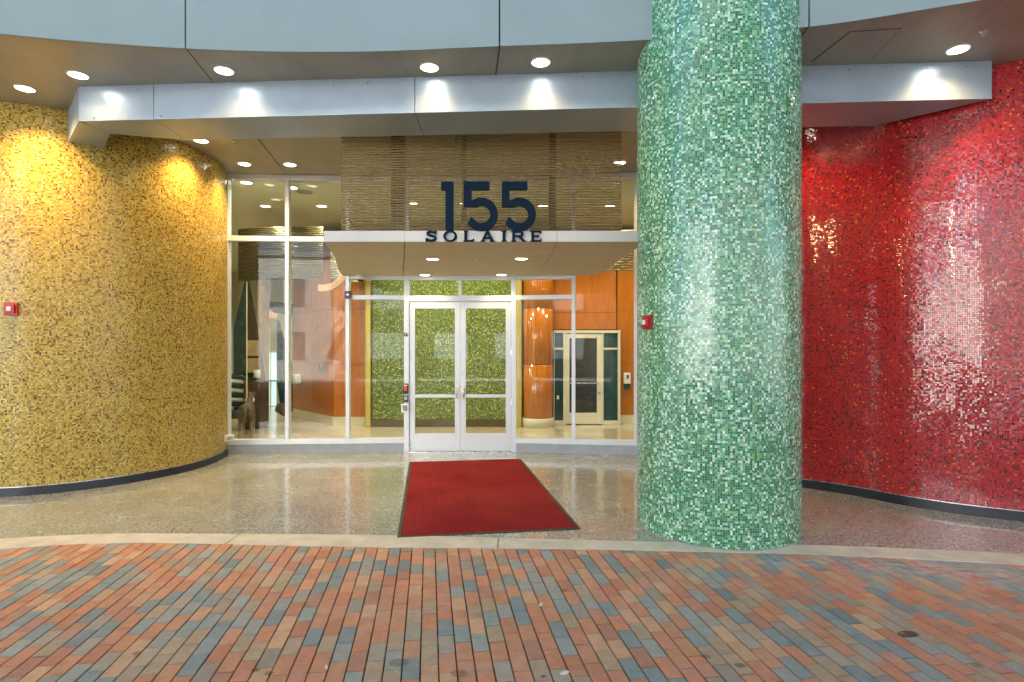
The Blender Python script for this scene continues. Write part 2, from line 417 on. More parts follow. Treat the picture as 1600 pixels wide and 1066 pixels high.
# the kerb band, cast in lengths
def arc_split(curve, xs):
    """cut a left-to-right plan curve at the given x"""
    X = [p[0] for p in curve]; Y = [p[1] for p in curve]; out = []
    for a, b_ in zip(xs[:-1], xs[1:]):
        pts = [(a, float(np.interp(a, X, Y)))] + [p for p in curve if a+.02 < p[0] < b_-.02] + [(b_, float(np.interp(b_, X, Y)))]
        out.append(pts)
    return out
kerb = empty('kerb'); tag(kerb, kind='structure')
xs = [-9.3, -6.9, -4.75, -2.45, -.12, 2.05, 4.3, 6.6, 9.3]
for a, b_ in zip(arc_split(curb_out, xs), arc_split(curb_in, xs)):
    a = [(p[0]+(.004 if i == 0 else -.004 if i == len(a)-1 else 0), p[1]) for i, p in enumerate(a)]
    b_ = [(p[0]+(.004 if i == 0 else -.004 if i == len(b_)-1 else 0), p[1]) for i, p in enumerate(b_)]
    MB().prism(a + b_[::-1], -.14, .004).build('kerb_length', M['curb'], kerb, bevel=.004)

fl = [p for p in curb_in] + [(9.5, 9.6), (-9.5, 9.6)]
tz = MB().prism(fl, -.14, 0).build('floor', M['terrazzo']); tag(tz, kind='structure')
# the lobby floor stands on the same level behind the storefront
lf = MB().box(-11, 7, 9.605, 26, -.14, .002).build('lobby_floor', M['lobbyfloor']); tag(lf, kind='structure')

pz = MB().box(-60, 60, -16.8, -8.2, -.129, -.10).build('added_far_paving', plain('pale_paving', (.42,.40,.36), .8)); tag(pz, kind='structure')  # unseen pale strip added to bounce sunlight and brighten the reflections
# ---- brick paving
pav = empty('brick_pavement'); tag(pav, kind='structure')
bed = MB().box(-12, 12, -4, 5.0, -.128, -.030).build('sand_bed', M['sand'], pav)
ANG = math.atan2(129, 900)
ud = Vector((-math.sin(ANG), math.cos(ANG), 0)); vd = Vector((math.cos(ANG), math.sin(ANG), 0))
PW, PL = .0950, .1975
CX = [p[0] for p in curb_out]; CY = [p[1] for p in curb_out]
TONES = [((0.6, 0.286, 0.149), 26), ((0.572, 0.244, 0.13), 20), ((0.6, 0.354, 0.196), 10), ((0.498, 0.243, 0.151), 8), ((0.45, 0.332, 0.203), 14), ((0.37, 0.314, 0.228), 12), ((0.339, 0.351, 0.289), 9), ((0.22, 0.271, 0.249), 11), ((0.274, 0.319, 0.28), 8)]
tw = [t[1] for t in TONES]
def brick_geo(w, l, j=0):
    """a worn paver: chamfered top, slightly uneven corners"""
    rr = lambda a: random.uniform(-a, a)
    c = .0035; hw, hl = w/2, l/2
    cor = [(-hw+rr(.0009), -hl+rr(.0015)), (hw+rr(.0009), -hl+rr(.0015)), (hw+rr(.0009), hl+rr(.0015)), (-hw+rr(.0009), hl+rr(.0015))]
    tp = [((x-math.copysign(c, x)), (y-math.copysign(c, y))) for x, y in cor]
    v = [(x, y, -.055) for x, y in cor] + [(x, y, -.003) for x, y in cor] + [(x, y, rr(.0006)) for x, y in tp]
    f = [(0,1,5,4), (1,2,6,5), (2,3,7,6), (3,0,4,7), (4,5,9,8), (5,6,10,9), (6,7,11,10), (7,4,8,11), (8,9,10,11)]
    return v, f
def set_tone(me, cols):
    a = me.color_attributes.new('tone', 'FLOAT_COLOR', 'CORNER')
    a.data.foreach_set('color', np.array(cols, dtype=np.float32).ravel())
protos = []
for t, w_ in TONES:
    for k in range(3):
        v, f = brick_geo(PW-.0068, PL-.0062)
        me = bpy.data.meshes.new('brick'); me.from_pydata(v, [], f)
        kk = random.uniform(.88, 1.12); set_tone(me, [(t[0]*kk, t[1]*kk, t[2]*kk, 1)]*len(me.loops)); me.materials.append(M['brick']); protos.append(me)
cand = []
n_u = 46; n_v = 110
for iv in range(-n_v, n_v):
    off = (.5 if iv % 2 else 0)*PL + random.uniform(-.012, .012) + (.02*math.sin(iv*.7))
    for iu in range(-14, n_u):
        c = vd*(iv*PW) + ud*(iu*PL+off)
        if not (-.6 < c.y < 5.3) or abs(c.x) > 8.5: continue
        lim = float(np.interp(c.x, CX, CY))
        if c.y > lim + .085: continue
        px = 800+900*c.x/max(c.y, .1); py = 547+900*CAM_H/max(c.y, .1)
        vis = -30 < px < 1630 and py < 1085 and c.y > 1
        cand.append((c, vis, c.length))
inview = sorted([q for q in cand if q[1]], key=lambda q: q[2])
single = inview[:298]; ids = set(id(q) for q in single)
last = None
for q in single:
    ti = random.choices(range(len(TONES)), tw)[0]
    o = bpy.data.objects.new('brick', protos[ti*3+random.randrange(3)]); COL.objects.link(o); o.parent = pav
    o.location = (q[0].x, q[0].y, random.uniform(-.0012, .0012)); o.rotation_euler = (random.uniform(-.004, .004), random.uniform(-.006, .006), ANG+random.uniform(-.006, .006))
V, F, Ccol = [], [], []
for q in cand:
    if id(q) in ids: continue
    t = random.choices(TONES, tw)[0][0]; kk = random.uniform(.88, 1.12); v, f = brick_geo(PW-.0068, PL-.0062)
    a = ANG+random.uniform(-.006, .006); ca, sa = math.cos(a), math.sin(a); dz = random.uniform(-.0015, .0012); n = len(V)
    tx, ty = random.uniform(-.006, .006), random.uniform(-.006, .006)
    V += [(q[0].x+x*ca-y*sa, q[0].y+x*sa+y*ca, z+dz+tx*x+ty*y) for x, y, z in v]; F += [tuple(i+n for i in ff) for ff in f]
    Ccol += [(t[0]*kk, t[1]*kk, t[2]*kk, 1)]*(4*len(f))
rest = mesh_obj('more_bricks', V, F, M['brick'], pav); set_tone(rest.data, Ccol); tag(rest, kind='stuff')

# ================================================================ SOFFIT, FASCIA, BEAM
ZS = 4.47
fas = catmull([(-12,1.9), (-9,3.35), (-7,4.2), (-5.8,4.7), (-4.54,5.11), (-3.04,5.36), (-1.56,5.42), (-.118,5.32), (1.18,5.215), (2.58,5.0), (3.62,4.67), (5,4.2), (7,3.4), (9,2.4), (12,.5)], 6)
def clip_panel(l0, l1, r0, r1, back_pts):
    X = [p[0] for p in fas]; Y = [p[1] for p in fas]
    pts = [(l0[0], float(np.interp(l0[0], X, Y)))] + [p for p in fas if l0[0]+.03 < p[0] < r0[0]-.03] + [(r0[0], float(np.interp(r0[0], X, Y)))]
    return [(p[0], p[1]+.022) for p in pts] + [r1] + back_pts + [l1]
G_ = .006
sof = empty('soffit'); tag(sof, kind='structure')
seams = [((-12,2),(-12,9.5)), ((-3.04,5.36),(-3.64,9.42)), ((-.115,5.32),(-.50,9.42)), ((2.58,4.94),(3.0,9.42)), ((12,.6),(12,9.5))]
for i in range(4):
    l, r = seams[i], seams[i+1]
    poly = clip_panel((l[0][0]+G_,0), (l[1][0]+G_,l[1][1]), (r[0][0]-G_,0), (r[1][0]-G_,r[1][1]), [])
    MB().prism(poly, ZS, ZS+.05).build('soffit_panel', M['soffit'], sof)
# thin access panel on the right
hat = [(2.62,5.03), (3.10,4.80+.28), (3.43,5.02), (3.2,5.55)]
def Pc(x, y): Z = 900*(ZS-CAM_H)/(547-y); return ((x-800)/900*Z, Z)
hp = [Pc(1262,97), Pc(1328,49), Pc(1409,44.5), Pc(1370,70)]
hp = [Pc(1268,96), Pc(1328,49), Pc(1409,44), Pc(1362,93)]
ins = [(p[0]*.97+sum(q[0] for q in hp)/4*.03, p[1]*.97+sum(q[1] for q in hp)/4*.03) for p in hp]
MB().prism(hp, ZS-.003, ZS-.001).build('hatch_joint', M['dark'], sof)
MB().prism(ins, ZS-.007, ZS-.0035).build('hatch_panel', M['soffit'], sof)

uf = empty('upper_facade'); tag(uf, 'smooth pale grey curved fascia along the top, above the recessed entrance', 'wall')
fx = [-12, -6.3, -3.04, -.115, 2.58, 5.4, 12]
X_ = [p[0] for p in fas]; Y_ = [p[1] for p in fas]
for a, b_ in zip(fx[:-1], fx[1:]):
    seg = [(a+.007, float(np.interp(a+.007, X_, Y_)))] + [p for p in fas if a+.03 < p[0] < b_-.03] + [(b_-.007, float(np.interp(b_-.007, X_, Y_)))]
    z = ZS-.004
    while z < 12:
        z2 = min(z+2.6, 12)
        MB().prism(seg + [(p[0], p[1]+.020) for p in seg[::-1]], z, z2-.012).build('fascia_panel', M['fascia'], uf); z = z2
MB().prism([(p[0], p[1]+.10) for p in fas] + [(12,27), (-12,27)], ZS+.055, 12.2).build('building_mass', M['dark'], uf)

# beam: clad in flat sheets
bm_front = lambda x: 6.14 - (x+4.62)*.0593
ZB = 4.10
beam = empty('clad_beam', (0, 0, 0)); tag(beam, 'long pale metal clad beam crossing under the soffit from the gold wall to the red wall', 'beam')
jx = [-4.62, -3.79, -1.0, 1.9, 4.66]
for i in range(4):
    a, b_ = jx[i]+(.003 if i else 0), jx[i+1]-.003
    if i == 0: poly = [(a, bm_front(a)), (b_, bm_front(b_)), (b_, 6.70), (-4.53, 6.50)]
    elif i == 3: poly = [(a, bm_front(a)), (b_, bm_front(b_)), (4.35, 5.9), (3.95, 6.27), (a, 6.38)]
    else: poly = [(a, bm_front(a)), (b_, bm_front(b_)), (b_, 6.70-.055*(b_+3.79)), (a, 6.70-.055*(a+3.79))]
    MB().prism(poly, ZB, ZS-.001).build('cladding_sheet', M['clad'], beam, bevel=.003)
MB().prism([(-4.626, 6.146), (-4.536, 6.506), (-4.96, 6.99), (-5.25, 6.80)], ZB-.002, ZS-.001).build('end_sheet', M['clad'], beam, bevel=.003)
x = -4.45
scr = MB().tube([(0,-.004,0),(0,.004,0)], .010, 8).build('screw', M['steel'], beam)
first = True
while x < 4.5:
    if not (1.1 < x < 2.6):
        for z in (ZS-.055,) + ((ZB+.03,) if x < -3.7 else ()):
            o = scr if first else scr.copy()
            if not first: COL.objects.link(o)
            first = False; o.location = (x, bm_front(x)-.004, z)
    x += .37

# ================================================================ MOSAIC WALLS AND COLUMN
def mosaic_wall(name, curve, mat, label, side):
    r_ = empty(name, (0, 0, 0)); tag(r_, label, 'wall')
    sweep_wall('mosaic_face', curve, 0.10, ZS-.002, mat, r_, .2, side)
    fr = offset(curve, -.008*side)
    sweep_wall('baseboard', fr, -.01, .098, M['base'], r_, .1, side)
    sweep_wall('edge_trim', offset(curve, -.004*side), .0985, .106, M['steel'], r_, .05, side)
    return r_
gold_c = catmull([(-12,5.9), (-9,6.25), (-7.2,6.42), (-6.3,6.47), (-5.80,6.50), (-5.35,6.66), (-4.92,7.0), (-4.58,7.5), (-4.41,8.0), (-4.385,8.5), (-4.47,9.0), (-4.58,9.3)], 10)
mosaic_wall('gold_mosaic_wall', gold_c, M['gold'], 'curved wall of small yellow and gold mosaic tiles with a dark base, left of the entrance', 1)
red_c = catmull([(3.05,9.25), (2.86,8.6), (2.95,7.9), (3.22,7.32), (3.50,6.97), (3.76,6.736), (3.95,6.51), (4.1,6.29), (4.22,6.13), (4.45,5.895), (4.62,5.765), (4.75,5.68), (5.0,5.53), (5.5,5.25), (6.6,4.75), (9,4.2), (12,3.9)], 12)
mosaic_wall('red_mosaic_wall', red_c, M['red'], 'glossy curved wall of small red mosaic tiles flecked with orange, right of the column', 1)

cc = (1.943, 5.49); cr_ = .733
col = empty('green_column', (cc[0], cc[1], 0)); tag(col, 'massive round column covered in green and white mosaic tiles beside the kerb', 'column')
circ = [(cr_*math.cos(-t), cr_*math.sin(-t)) for t in np.linspace(PI*1.5, -PI*.5, 97)][::-1]
V, F, UV = [], [], []
s = 0; step = 2*PI*cr_/96
circ = [(cr_*math.sin(2*PI*i/96), cr_*math.cos(2*PI*i/96)) for i in range(97)]
for i, p in enumerate(circ):
    V += [(p[0], p[1], .006), (p[0], p[1], 6.2)]; UV += [(i*step, 0), (i*step, 6.2)]
F = [(2*i, 2*i+1, 2*i+3, 2*i+2) for i in range(96)]
cm = mesh_obj('mosaic_shaft', V, F, M['green'], col, uvs=UV, smooth=True)
MB().lathe([(cr_+.008, 0), (cr_+.008, .009), (cr_+.001, .012)], seg=64).build('base_sealant', plain('dirty_sealant', (.30,.29,.25), .7, var=.5, vscale=9), col)

# ================================================================ STOREFRONT
A_, B_, C_, D_, E_, F_, G1, H1 = (-4.54,9.20), (-3.605,9.27), (-2.65,9.32), (-1.712,9.39), (.030,9.39), (.99,9.26), (1.965,9.13), (2.98,9.02)
sf = empty('storefront', (0, 0, 0)); tag(sf, 'pale aluminium and glass storefront with transoms, running either side of the double doors', 'storefront')
def bar_between(name, p, q, z0, z1, d0, d1, mat, parent, e0=.028, e1=.028, bevel=.003):
    """a horizontal member between two plan points; d0..d1 = depth range"""
    p, q = Vector((p[0], p[1], 0)), Vector((q[0], q[1], 0)); t = (q-p).normalized(); n = Vector((-t.y, t.x, 0))
    a = p+t*e0; b = q-t*e1
    poly = [(a+n*d0)[:2], (b+n*d0)[:2], (b+n*d1)[:2], (a+n*d1)[:2]]
    return MB().prism([tuple(k) for k in poly], z0, z1).build(name, mat, parent, bevel=bevel)
ZT = ZS-.004
pts = [A_, B_, C_, D_, E_, F_, G1, H1]
for i, p in enumerate(pts):
    a = pts[max(i-1, 0)]; b_ = pts[min(i+1, 7)]
    t = Vector((b_[0]-a[0], b_[1]-a[1], 0)).normalized(); n = Vector((-t.y, t.x, 0)); w = .029 if i not in (3, 4) else .040
    c = Vector((p[0], p[1], 0)); poly = [tuple((c+t*sx*w+n*sy)[:2]) for sx, sy in ((-1,-.06), (1,-.06), (1,.07), (-1,.07))]
    z0 = .0 if i in (3, 4) else .15
    MB().prism(poly, z0, ZT).build('mullion', M['alum'], sf, bevel=.004)
zones = {0: [(.23,3.40),(3.48,4.38)], 1: [(.23,3.40),(3.48,4.38)], 2: [(.23,2.475),(2.545,2.80),(2.96,3.40),(3.48,4.38)], 3: [(2.545,2.80),(2.96,3.40),(3.48,4.38)],
         4: [(.23,2.475),(2.545,2.80),(2.96,3.40),(3.48,4.38)], 5: [(.23,3.40),(3.48,4.38)], 6: [(.23,3.40),(3.48,4.38)]}
for i in range(7):
    p, q = pts[i], pts[i+1]; e = .030; e0 = .041 if i in (3, 4) else .030; e1 = .041 if i in (2, 3) else .030
    if i != 3:
        bar_between('sill_base', p, q, -.005, .148, -.055, .10, M['sill'], sf, e0=(.042 if i == 4 else .0), e1=(.042 if i == 2 else .0), bevel=.003)
        bar_between('sill', p, q, .152, .23, -.065, .065, M['alum'], sf, e0, e1)
    zz = zones[i]
    for k, (z0, z1) in enumerate(zz):
        top = zz[k+1][0] if k+1 < len(zz) else ZT
        bar_between('transom', p, q, z1, top, -.052, .06, M['alum'], sf, e0, e1)
        if i == 3 and k == 0:
            mid = ((p[0]+q[0])/2, (p[1]+q[1])/2); 
            MB().box(mid[0]-.024, mid[0]+.024, mid[1]-.05, mid[1]+.05, z0+.001, z1-.001).build('transom_mullion', M['alum'], sf, bevel=.003)
        bar_between('pane', p, q, z0, z1, .004, .012, M['glass'], sf, e0, e1, bevel=0)
bar_between('door_head', D_, E_, 2.455, 2.544, -.045, .06, M['alum'], sf, .041, .041)
MB().box(D_[0]+.041, E_[0]-.041, 9.33, 9.46, -.002, .012).build('threshold', M['steel'], sf, bevel=.003)

# ---- double doors: two leaves
def door_leaf(x0, x1, label, hinge_left):
    r_ = empty('entrance_door', (x0 if hinge_left else x1, 9.39, 0)); tag(r_, label, 'door', 'double entrance doors')
    ox = r_.location.x; a, b_ = x0-ox, x1-ox; y0, y1 = -.024, .024; z0, z1 = .016, 2.45
    st = .085
    for s0, s1 in ((a, a+st), (b_-st, b_)): MB().box(s0, s1, y0, y1, z0, z1).build('stile', M['alum'], r_, bevel=.003)
    for q0, q1, nm in ((z0, .30, 'bottom_rail'), (2.335, z1, 'top_rail'), (.885, .935, 'mid_rail')):
        d = .0015
        MB().box(a+st+.0005, b_-st-.0005, y0+(d if nm == 'mid_rail' else 0), y1, q0, q1).build(nm, M['alum'], r_, bevel=.003)
    for q0, q1 in ((.30, .885), (.935, 2.335)):
        MB().box(a+st+.0005, b_-st-.0005, -.004, .004, q0, q1).build('pane', M['doorglass'], r_)
    hx = (b_-.045) if hinge_left else (a+.045); sg = -1 if hinge_left else 1
    MB().tube([(hx, y0-.002, .88), (hx, y0-.045, .89), (hx+sg*.012, y0-.06, .93), (hx+sg*.012, y0-.06, 1.00), (hx, y0-.045, 1.04), (hx, y0-.002, 1.05)], .011, 10).build('pull_handle', M['steel'], r_, smooth=True)
    MB().box(hx-.028, hx+.028, y0-.008, y0-.001, .86, 1.07).build('handle_plate', M['steel'], r_, bevel=.002)
    if not hinge_left:
        MB().tube([(hx-.01, y0-.001, 1.20), (hx-.01, y0-.022, 1.20)], .017, 16).build('lock_cylinder', M['steel'], r_)
        MB().tube([(hx-.01, y0-.001, 1.29), (hx-.01, y0-.014, 1.29)], .010, 12).build('lock_cylinder', M['steel'], r_)
    gx = a-.004 if hinge_left else b_+.004
    for z in (.10, .82, 1.62, 2.37):
        MB().tube([(gx, y0-.012, z-.05), (gx, y0-.012, z+.05)], .011, 10).build('hinge', M['steel'], r_)
    return r_
dm = (D_[0]+E_[0])/2
door_leaf(D_[0]+.047, dm-.003, 'left leaf of the glazed white aluminium double doors', True)
door_leaf(dm+.003, E_[0]-.047, 'right leaf of the glazed white aluminium double doors, with the lock cylinders', False)

def P(x, y, Y): return ((x-800)/900*Y, Y, CAM_H+(547-y)/900*Y)

# devices on the left jamb
jy = 9.39-.062
c_ = P(634, 607.5, jy); r_ = empty('card_reader', c_); tag(r_, 'black access reader with a red light, topmost of three devices on the door jamb', 'card reader')
MB().box(-.042, .042, -.03, 0, -.085, .085).build('housing', M['black'], r_, bevel=.006)
MB().box(-.022, .022, -.034, -.0305, -.03, .035).build('red_window', emitter('reader_red', (.8,.04,.03), .025), r_)
MB().box(-.03, .03, -.033, -.0305, .045, .065).build('white_strip', M['white'], r_)
c_ = P(634.5, 623, jy); r_ = empty('keypad', c_); tag(r_, 'small black keypad between the reader and the silver intercom on the door jamb', 'keypad')
MB().box(-.037, .037, -.026, 0, -.055, .055).build('housing', M['black'], r_, bevel=.005)
for i in range(3):
    for j in range(3): MB().box(-.024+i*.018, -.012+i*.018, -.029, -.0262, -.02+j*.02, -.008+j*.02).build('key', M['steel'], r_)
c_ = P(633.5, 637.5, jy); r_ = empty('intercom', c_); tag(r_, 'square silver intercom box, lowest of the devices on the door jamb', 'intercom')
MB().box(-.058, .058, -.04, 0, -.066, .066).build('housing', M['steel'], r_, bevel=.005)
MB().box(-.040, .040, -.043, -.0402, -.045, .045).build('speaker_panel', plain('grey_panel', (.25,.28,.33), .5), r_)
c_ = P(634, 523, jy); r_ = empty('door_sensor', c_); tag(r_, 'small round black sensor high on the door jamb', 'sensor')
MB().tube([(0,0,0), (0,-.02,0), (0,-.03,0)], [.03,.03,.018], 18).build('sensor_body', M['black'], r_)
MB().tube([(0,-.0305,0), (0,-.034,0)], .008, 12).build('sensor_eye', M['steel'], r_)
c_ = P(544.5, 461, 9.25); r_ = empty('motion_detector', c_); tag(r_, 'square black detector at the end of the transom, just under the canopy corner', 'detector')
MB().box(-.05, .05, -.05, 0, -.06, .06).build('housing', M['black'], r_, bevel=.006)
MB().tube([(0,-.0505,0), (0,-.058,0)], .013, 14).build('lens', M['steel'], r_)

# dome camera under the canopy
dcp = (-2.40, 9.12, 2.848)
r_ = empty('dome_camera', dcp); tag(r_, 'white dome security camera with black lens bubble hanging under the canopy', 'camera')
MB().lathe([(.062,0), (.066,-.02), (.062,-.055), (.050,-.075)], seg=24).build('housing', M['white'], r_, smooth=True)
MB().lathe([(.044,-.0755), (.040,-.095), (.026,-.11), (.006,-.118)], seg=20).build('lens_bubble', M['black'], r_, smooth=True)

# ================================================================ CANOPY
ZC0, ZC1 = 2.85, 2.962
cnL = catmull([(-2.062,6.34), (-2.16,6.9), (-2.29,7.5), (-2.45,8.1), (-2.60,8.7), (-2.70,9.27)], 5)
cnR = catmull([(1.46,6.34), (1.445,6.9), (1.42,7.6), (1.40,8.3), (1.36,8.8), (1.20,9.19)], 5)
can = empty('entrance_canopy', (0, 0, 0)); tag(can, 'thin cream concrete canopy slab over the double doors carrying the number sign', 'canopy')
s1 = [(-1.182,6.34), (-1.75,9.27)]; s2 = catmull([(.493,6.34), (.49,7.4), (.40,8.4), (.18,9.27)], 5)
def off_x(pts, d): return [(p[0]+d, p[1]) for p in pts]
for poly in (cnL[::-1] + off_x(s1, -.004), off_x(s1, .004)[::-1] + off_x(s2, -.004), off_x(s2, .004)[::-1] + cnR):
    # polygons run: up one edge, down the other
    MB().prism(poly, ZC0, ZC1-.012).build('slab_panel', M['canopy'], can)
MB().prism([(-2.05,6.36)] + off_x(cnL, .012)[1:] + off_x(cnR, -.012)[::-1], ZC1-.010, ZC1).build('roof_sheet', M['canopy'], can)
for a, b_ in ((-2.064, -1.184), (-1.180, .491), (.495, 1.462)):
    MB().box(a, b_, 6.315, 6.339, ZC0-.003, ZC1+.003).build('front_edge', M['canopyedge'], can, bevel=.002)
sweep_wall('side_edge', [(p[0]-.012, p[1]) for p in cnL], ZC0-.001, ZC1+.002, M['canopyedge'], can, .010, -1)
sweep_wall('side_edge', [(p[0]+.012, p[1]) for p in cnR], ZC0-.001, ZC1+.002, M['canopyedge'], can, .010, 1)

# ================================================================ NUMBER AND NAME SIGNS
SY = 6.30; kx = SY/900/6.667
def S(x, y): return ((640+x/6.667-800)/900*SY, CAM_H+(547-(270+y/6.667))/900*SY)
num = empty('number_sign', (0, 0, 0)); tag(num, 'large navy numerals 155 standing on the front edge of the canopy', 'sign')
MB().xz([S(330,98), S(457,98), S(457,598), S(375,598), S(375,182), S(330,182)], SY-.02, SY+.03).build('digit_1', M['navy'], num)
num.children[0].name = 'digit'
def five(dx):
    cx, cy, ro, ri = 748+dx, 436, 172, 92
    o = [S(565+dx,96), S(832+dx,96), S(832+dx,180), S(646+dx,180), S(646+dx,296)]
    a0, a1 = R(123), R(-143)      # over the top, round the right, to the tail at lower left
    st = math.acos(max(-1, min(1, (646+dx-cx)/ro)))
    for t in np.linspace(R(122), R(-146), 40): o.append(S(cx+ro*math.cos(t), cy-ro*math.sin(t)))
    inn = []
    for t in np.linspace(R(-160), R(122), 40): inn.append(S(cx+ri*math.cos(t), cy-ri*math.sin(t)))
    o += [S(640+dx, 463)] + inn[2:] + [S(660+dx, 357), S(565+dx, 357)]
    # replace the tail's outer end with the slanted cut
    return o
for dx in (0, 395): MB().xz(five(dx), SY-.02, SY+.03).build('digit', M['navy'], num)

nam = empty('name_sign', (0, 0, 0)); tag(nam, 'small navy capitals SOLAIRE fixed along the front edge of the canopy', 'sign')
NY0, NY1 = 6.285, 6.314
dd = [0]
def piece(mb, poly):
    dd[0] = (dd[0]+1) % 7; mb.xz([S(*p) for p in poly], NY0-.0006*dd[0], NY1); return mb
def stroke(mb, pts, w):
    pts = catmull(pts, 6); l = offset(pts, w/2) if isinstance(w, (int, float)) else None
    r2 = offset(pts, -w/2); return piece(mb, l + r2[::-1])
def letter(mb): return mb.build('letter', M['navy'], nam)
T, Bt = 606, 719
m_ = MB(); stroke(m_, [(266,632), (240,618), (212,617), (190,626), (190,642), (210,653), (242,661), (266,672), (268,692), (246,706), (214,708), (180,692)], 23)
piece(m_, [(276,601), (282,640), (266,641), (258,606)]); piece(m_, [(171,722), (166,684), (183,683), (192,716)]); letter(m_)
# O: ring in two halves
def arc(cx, cy, rx, ry, a0, a1, n=18): return [(cx+rx*math.cos(t), cy-ry*math.sin(t)) for t in np.linspace(a0, a1, n)]
m_ = MB()
for a0, a1 in ((PI/2, 3*PI/2), (-PI/2, PI/2)): piece(m_, arc(423,662,71,59,a0,a1) + arc(423,662,46,42,a1,a0))
letter(m_)
m_ = MB(); piece(m_, [(566,T), (607,T), (607,T+7), (599,T+10), (599,702), (652,702), (664,690), (674,690), (670,Bt), (562,Bt), (562,Bt-8), (571,Bt-11), (571,T+10), (566,T+7)]); letter(m_)
m_ = MB()
piece(m_, [(800,T-3), (823,T-3), (815,627), (770,706), (785,709), (785,Bt), (738,Bt), (738,712), (750,708)])
piece(m_, [(823,T-3), (878,708), (890,712), (890,Bt), (832,Bt), (832,712), (846,708), (812,632)]); piece(m_, [(778,672), (842,672), (848,688), (770,688)]); letter(m_)
m_ = MB(); piece(m_, [(957,T), (1010,T), (1010,T+8), (998,T+11), (998,Bt-11), (1010,Bt-8), (1010,Bt), (957,Bt), (957,Bt-8), (969,Bt-11), (969,T+11), (957,T+8)]); letter(m_)
m_ = MB(); piece(m_, [(1058,T), (1100,T), (1098,T+4), (1098,Bt-11), (1110,Bt-8), (1110,Bt), (1058,Bt), (1058,Bt-8), (1070,Bt-11), (1070,T+11), (1058,T+8)])
piece(m_, [(1096,T), (1150,T)] + arc(1150,638,36,32,PI/2,-PI/2,12) + [(1096,670), (1096,654), (1146,654)] + arc(1146,638,12,16,-PI/2,PI/2,8) + [(1096,622)])
piece(m_, [(1128,668), (1162,666), (1196,706), (1216,710), (1216,Bt), (1176,Bt)]); letter(m_)
m_ = MB(); piece(m_, [(1255,T), (1371,T), (1373,634), (1362,634), (1352,620), (1296,620), (1296,653), (1335,653), (1337,644), (1345,644), (1345,678), (1337,678), (1335,669), (1296,669), (1296,704), (1354,704), (1366,688), (1376,688), (1372,Bt), (1255,Bt), (1255,Bt-8), (1268,Bt-11), (1268,T+11), (1255,T+8)]); letter(m_)

# ================================================================ WIRE MESH SCREEN ABOVE THE CANOPY
ms = empty('mesh_screen', (0, 0, 0)); tag(ms, 'ribbed bronze metal mesh screen hanging behind the number sign', 'screen')
MX0, MX1, MY = -2.075, 1.332, 7.00
def mesh_rows(x0, x1, y, z0, z1, pitch, fill, name, parent, curve=None, amp=.004, mat='bronze'):
    V, F = [], []; z = z0+pitch/2; n = max(8, int((x1-x0)/.06))
    while z < z1:
        b0 = len(V); ph = random.uniform(0, 6)
        for i in range(n+1):
            t = i/n; xx = x0+(x1-x0)*t; yy = y if curve is None else curve(xx)
            dz = amp*.35*math.sin(ph+i*.8); dy = amp*math.sin(ph*2+i*1.7)
            hz = pitch*fill/2
            for k, (a, c) in enumerate(((-.006,-hz*.55), (-.011,0), (-.006,hz*.55), (0,hz), (.006,0), (0,-hz))): V.append((xx, yy+a+dy, z+c+dz))
        for i in range(n):
            for k in range(6): F.append((b0+i*6+k, b0+(i+1)*6+k, b0+(i+1)*6+(k+1)%6, b0+i*6+(k+1)%6))
        z += pitch
    o = mesh_obj(name, V, F, M[mat], parent); tag(o, kind='stuff'); return o
mesh_rows(MX0, MX1, MY, ZC1+.01, ZS-.004, .0312, .68, 'mesh_rows', ms)
cb = MB()
x = MX0+.05
while x < MX1: cb.tube([(x, MY+.012, ZC1+.004), (x, MY+.012, ZS-.003)], .0016, 5); x += .09
cab = cb.build('support_cables', M['steel'], ms); tag(cab, kind='stuff')
pm = plain('screen_post', (.10,.075,.05), .5, .3)
for x0, x1 in ((612, 633), (858, 868), (722, 729)):
    MB().box((x0-800)/900*7.12, (x1-800)/900*7.12, 7.08, 7.16, ZC1+.003, ZS-.002).build('post', pm, ms)
hk = MB().tube([(-.62,6.88,4.46), (-.645,6.80,4.22), (-.66,6.70,4.06)], .012, 8).build('hanger_rod', M['steel'], ms)

# ================================================================ DOWNLIGHTS
def downlight(x, y, z, rad, label, power, spot_deg, lens, cat_group, blend=.35, tilt=None, colr=(1,.64,.28)):
    r_ = empty('downlight', (x, y, z)); tag(r_, label, 'light', cat_group)
    MB().lathe([(rad*1.16, .0), (rad*1.16, -.006), (rad*1.02, -.010), (rad, -.004), (rad*.99, 0)], seg=28, cap=False).build('trim_ring', M['white'], r_, smooth=True)
    MB().lathe([(rad*.985, -.002), (rad*.985, -.005)], seg=24).build('lens', lens, r_)
    ld = bpy.data.lights.new('lamp', 'SPOT'); ld.energy = power; ld.spot_size = R(spot_deg); ld.spot_blend = blend; ld.shadow_soft_size = .07; ld.color = colr
    lo = bpy.data.objects.new('lamp', ld); COL.objects.link(lo); lo.parent = r_; lo.location = (0, 0, -.03)
    return r_
OG = 'recessed lights in the outer soffit'
for px, py, lab in ((39,138,'recessed light nearest the left edge, above the gold wall'), (122,117,'recessed light just in front of the left end of the clad beam'),
                    (350,110,'recessed light right of the left soffit seam, in front of the beam'), (671,105,'recessed light in front of the beam, left of the centre soffit seam'),
                    (845,97,'recessed light in front of the beam, nearest the green column'), (1497,77,'recessed light in the soffit over the red wall')):
    X, Y = Pc(px, py); downlight(X, Y, ZS-.001, .085, lab, (200 if px == 39 else 60 if px == 1497 else 24)*K_SPOT, 135, M['lens'], OG, 1.0)
IG = 'recessed lights in the soffit behind the beam'
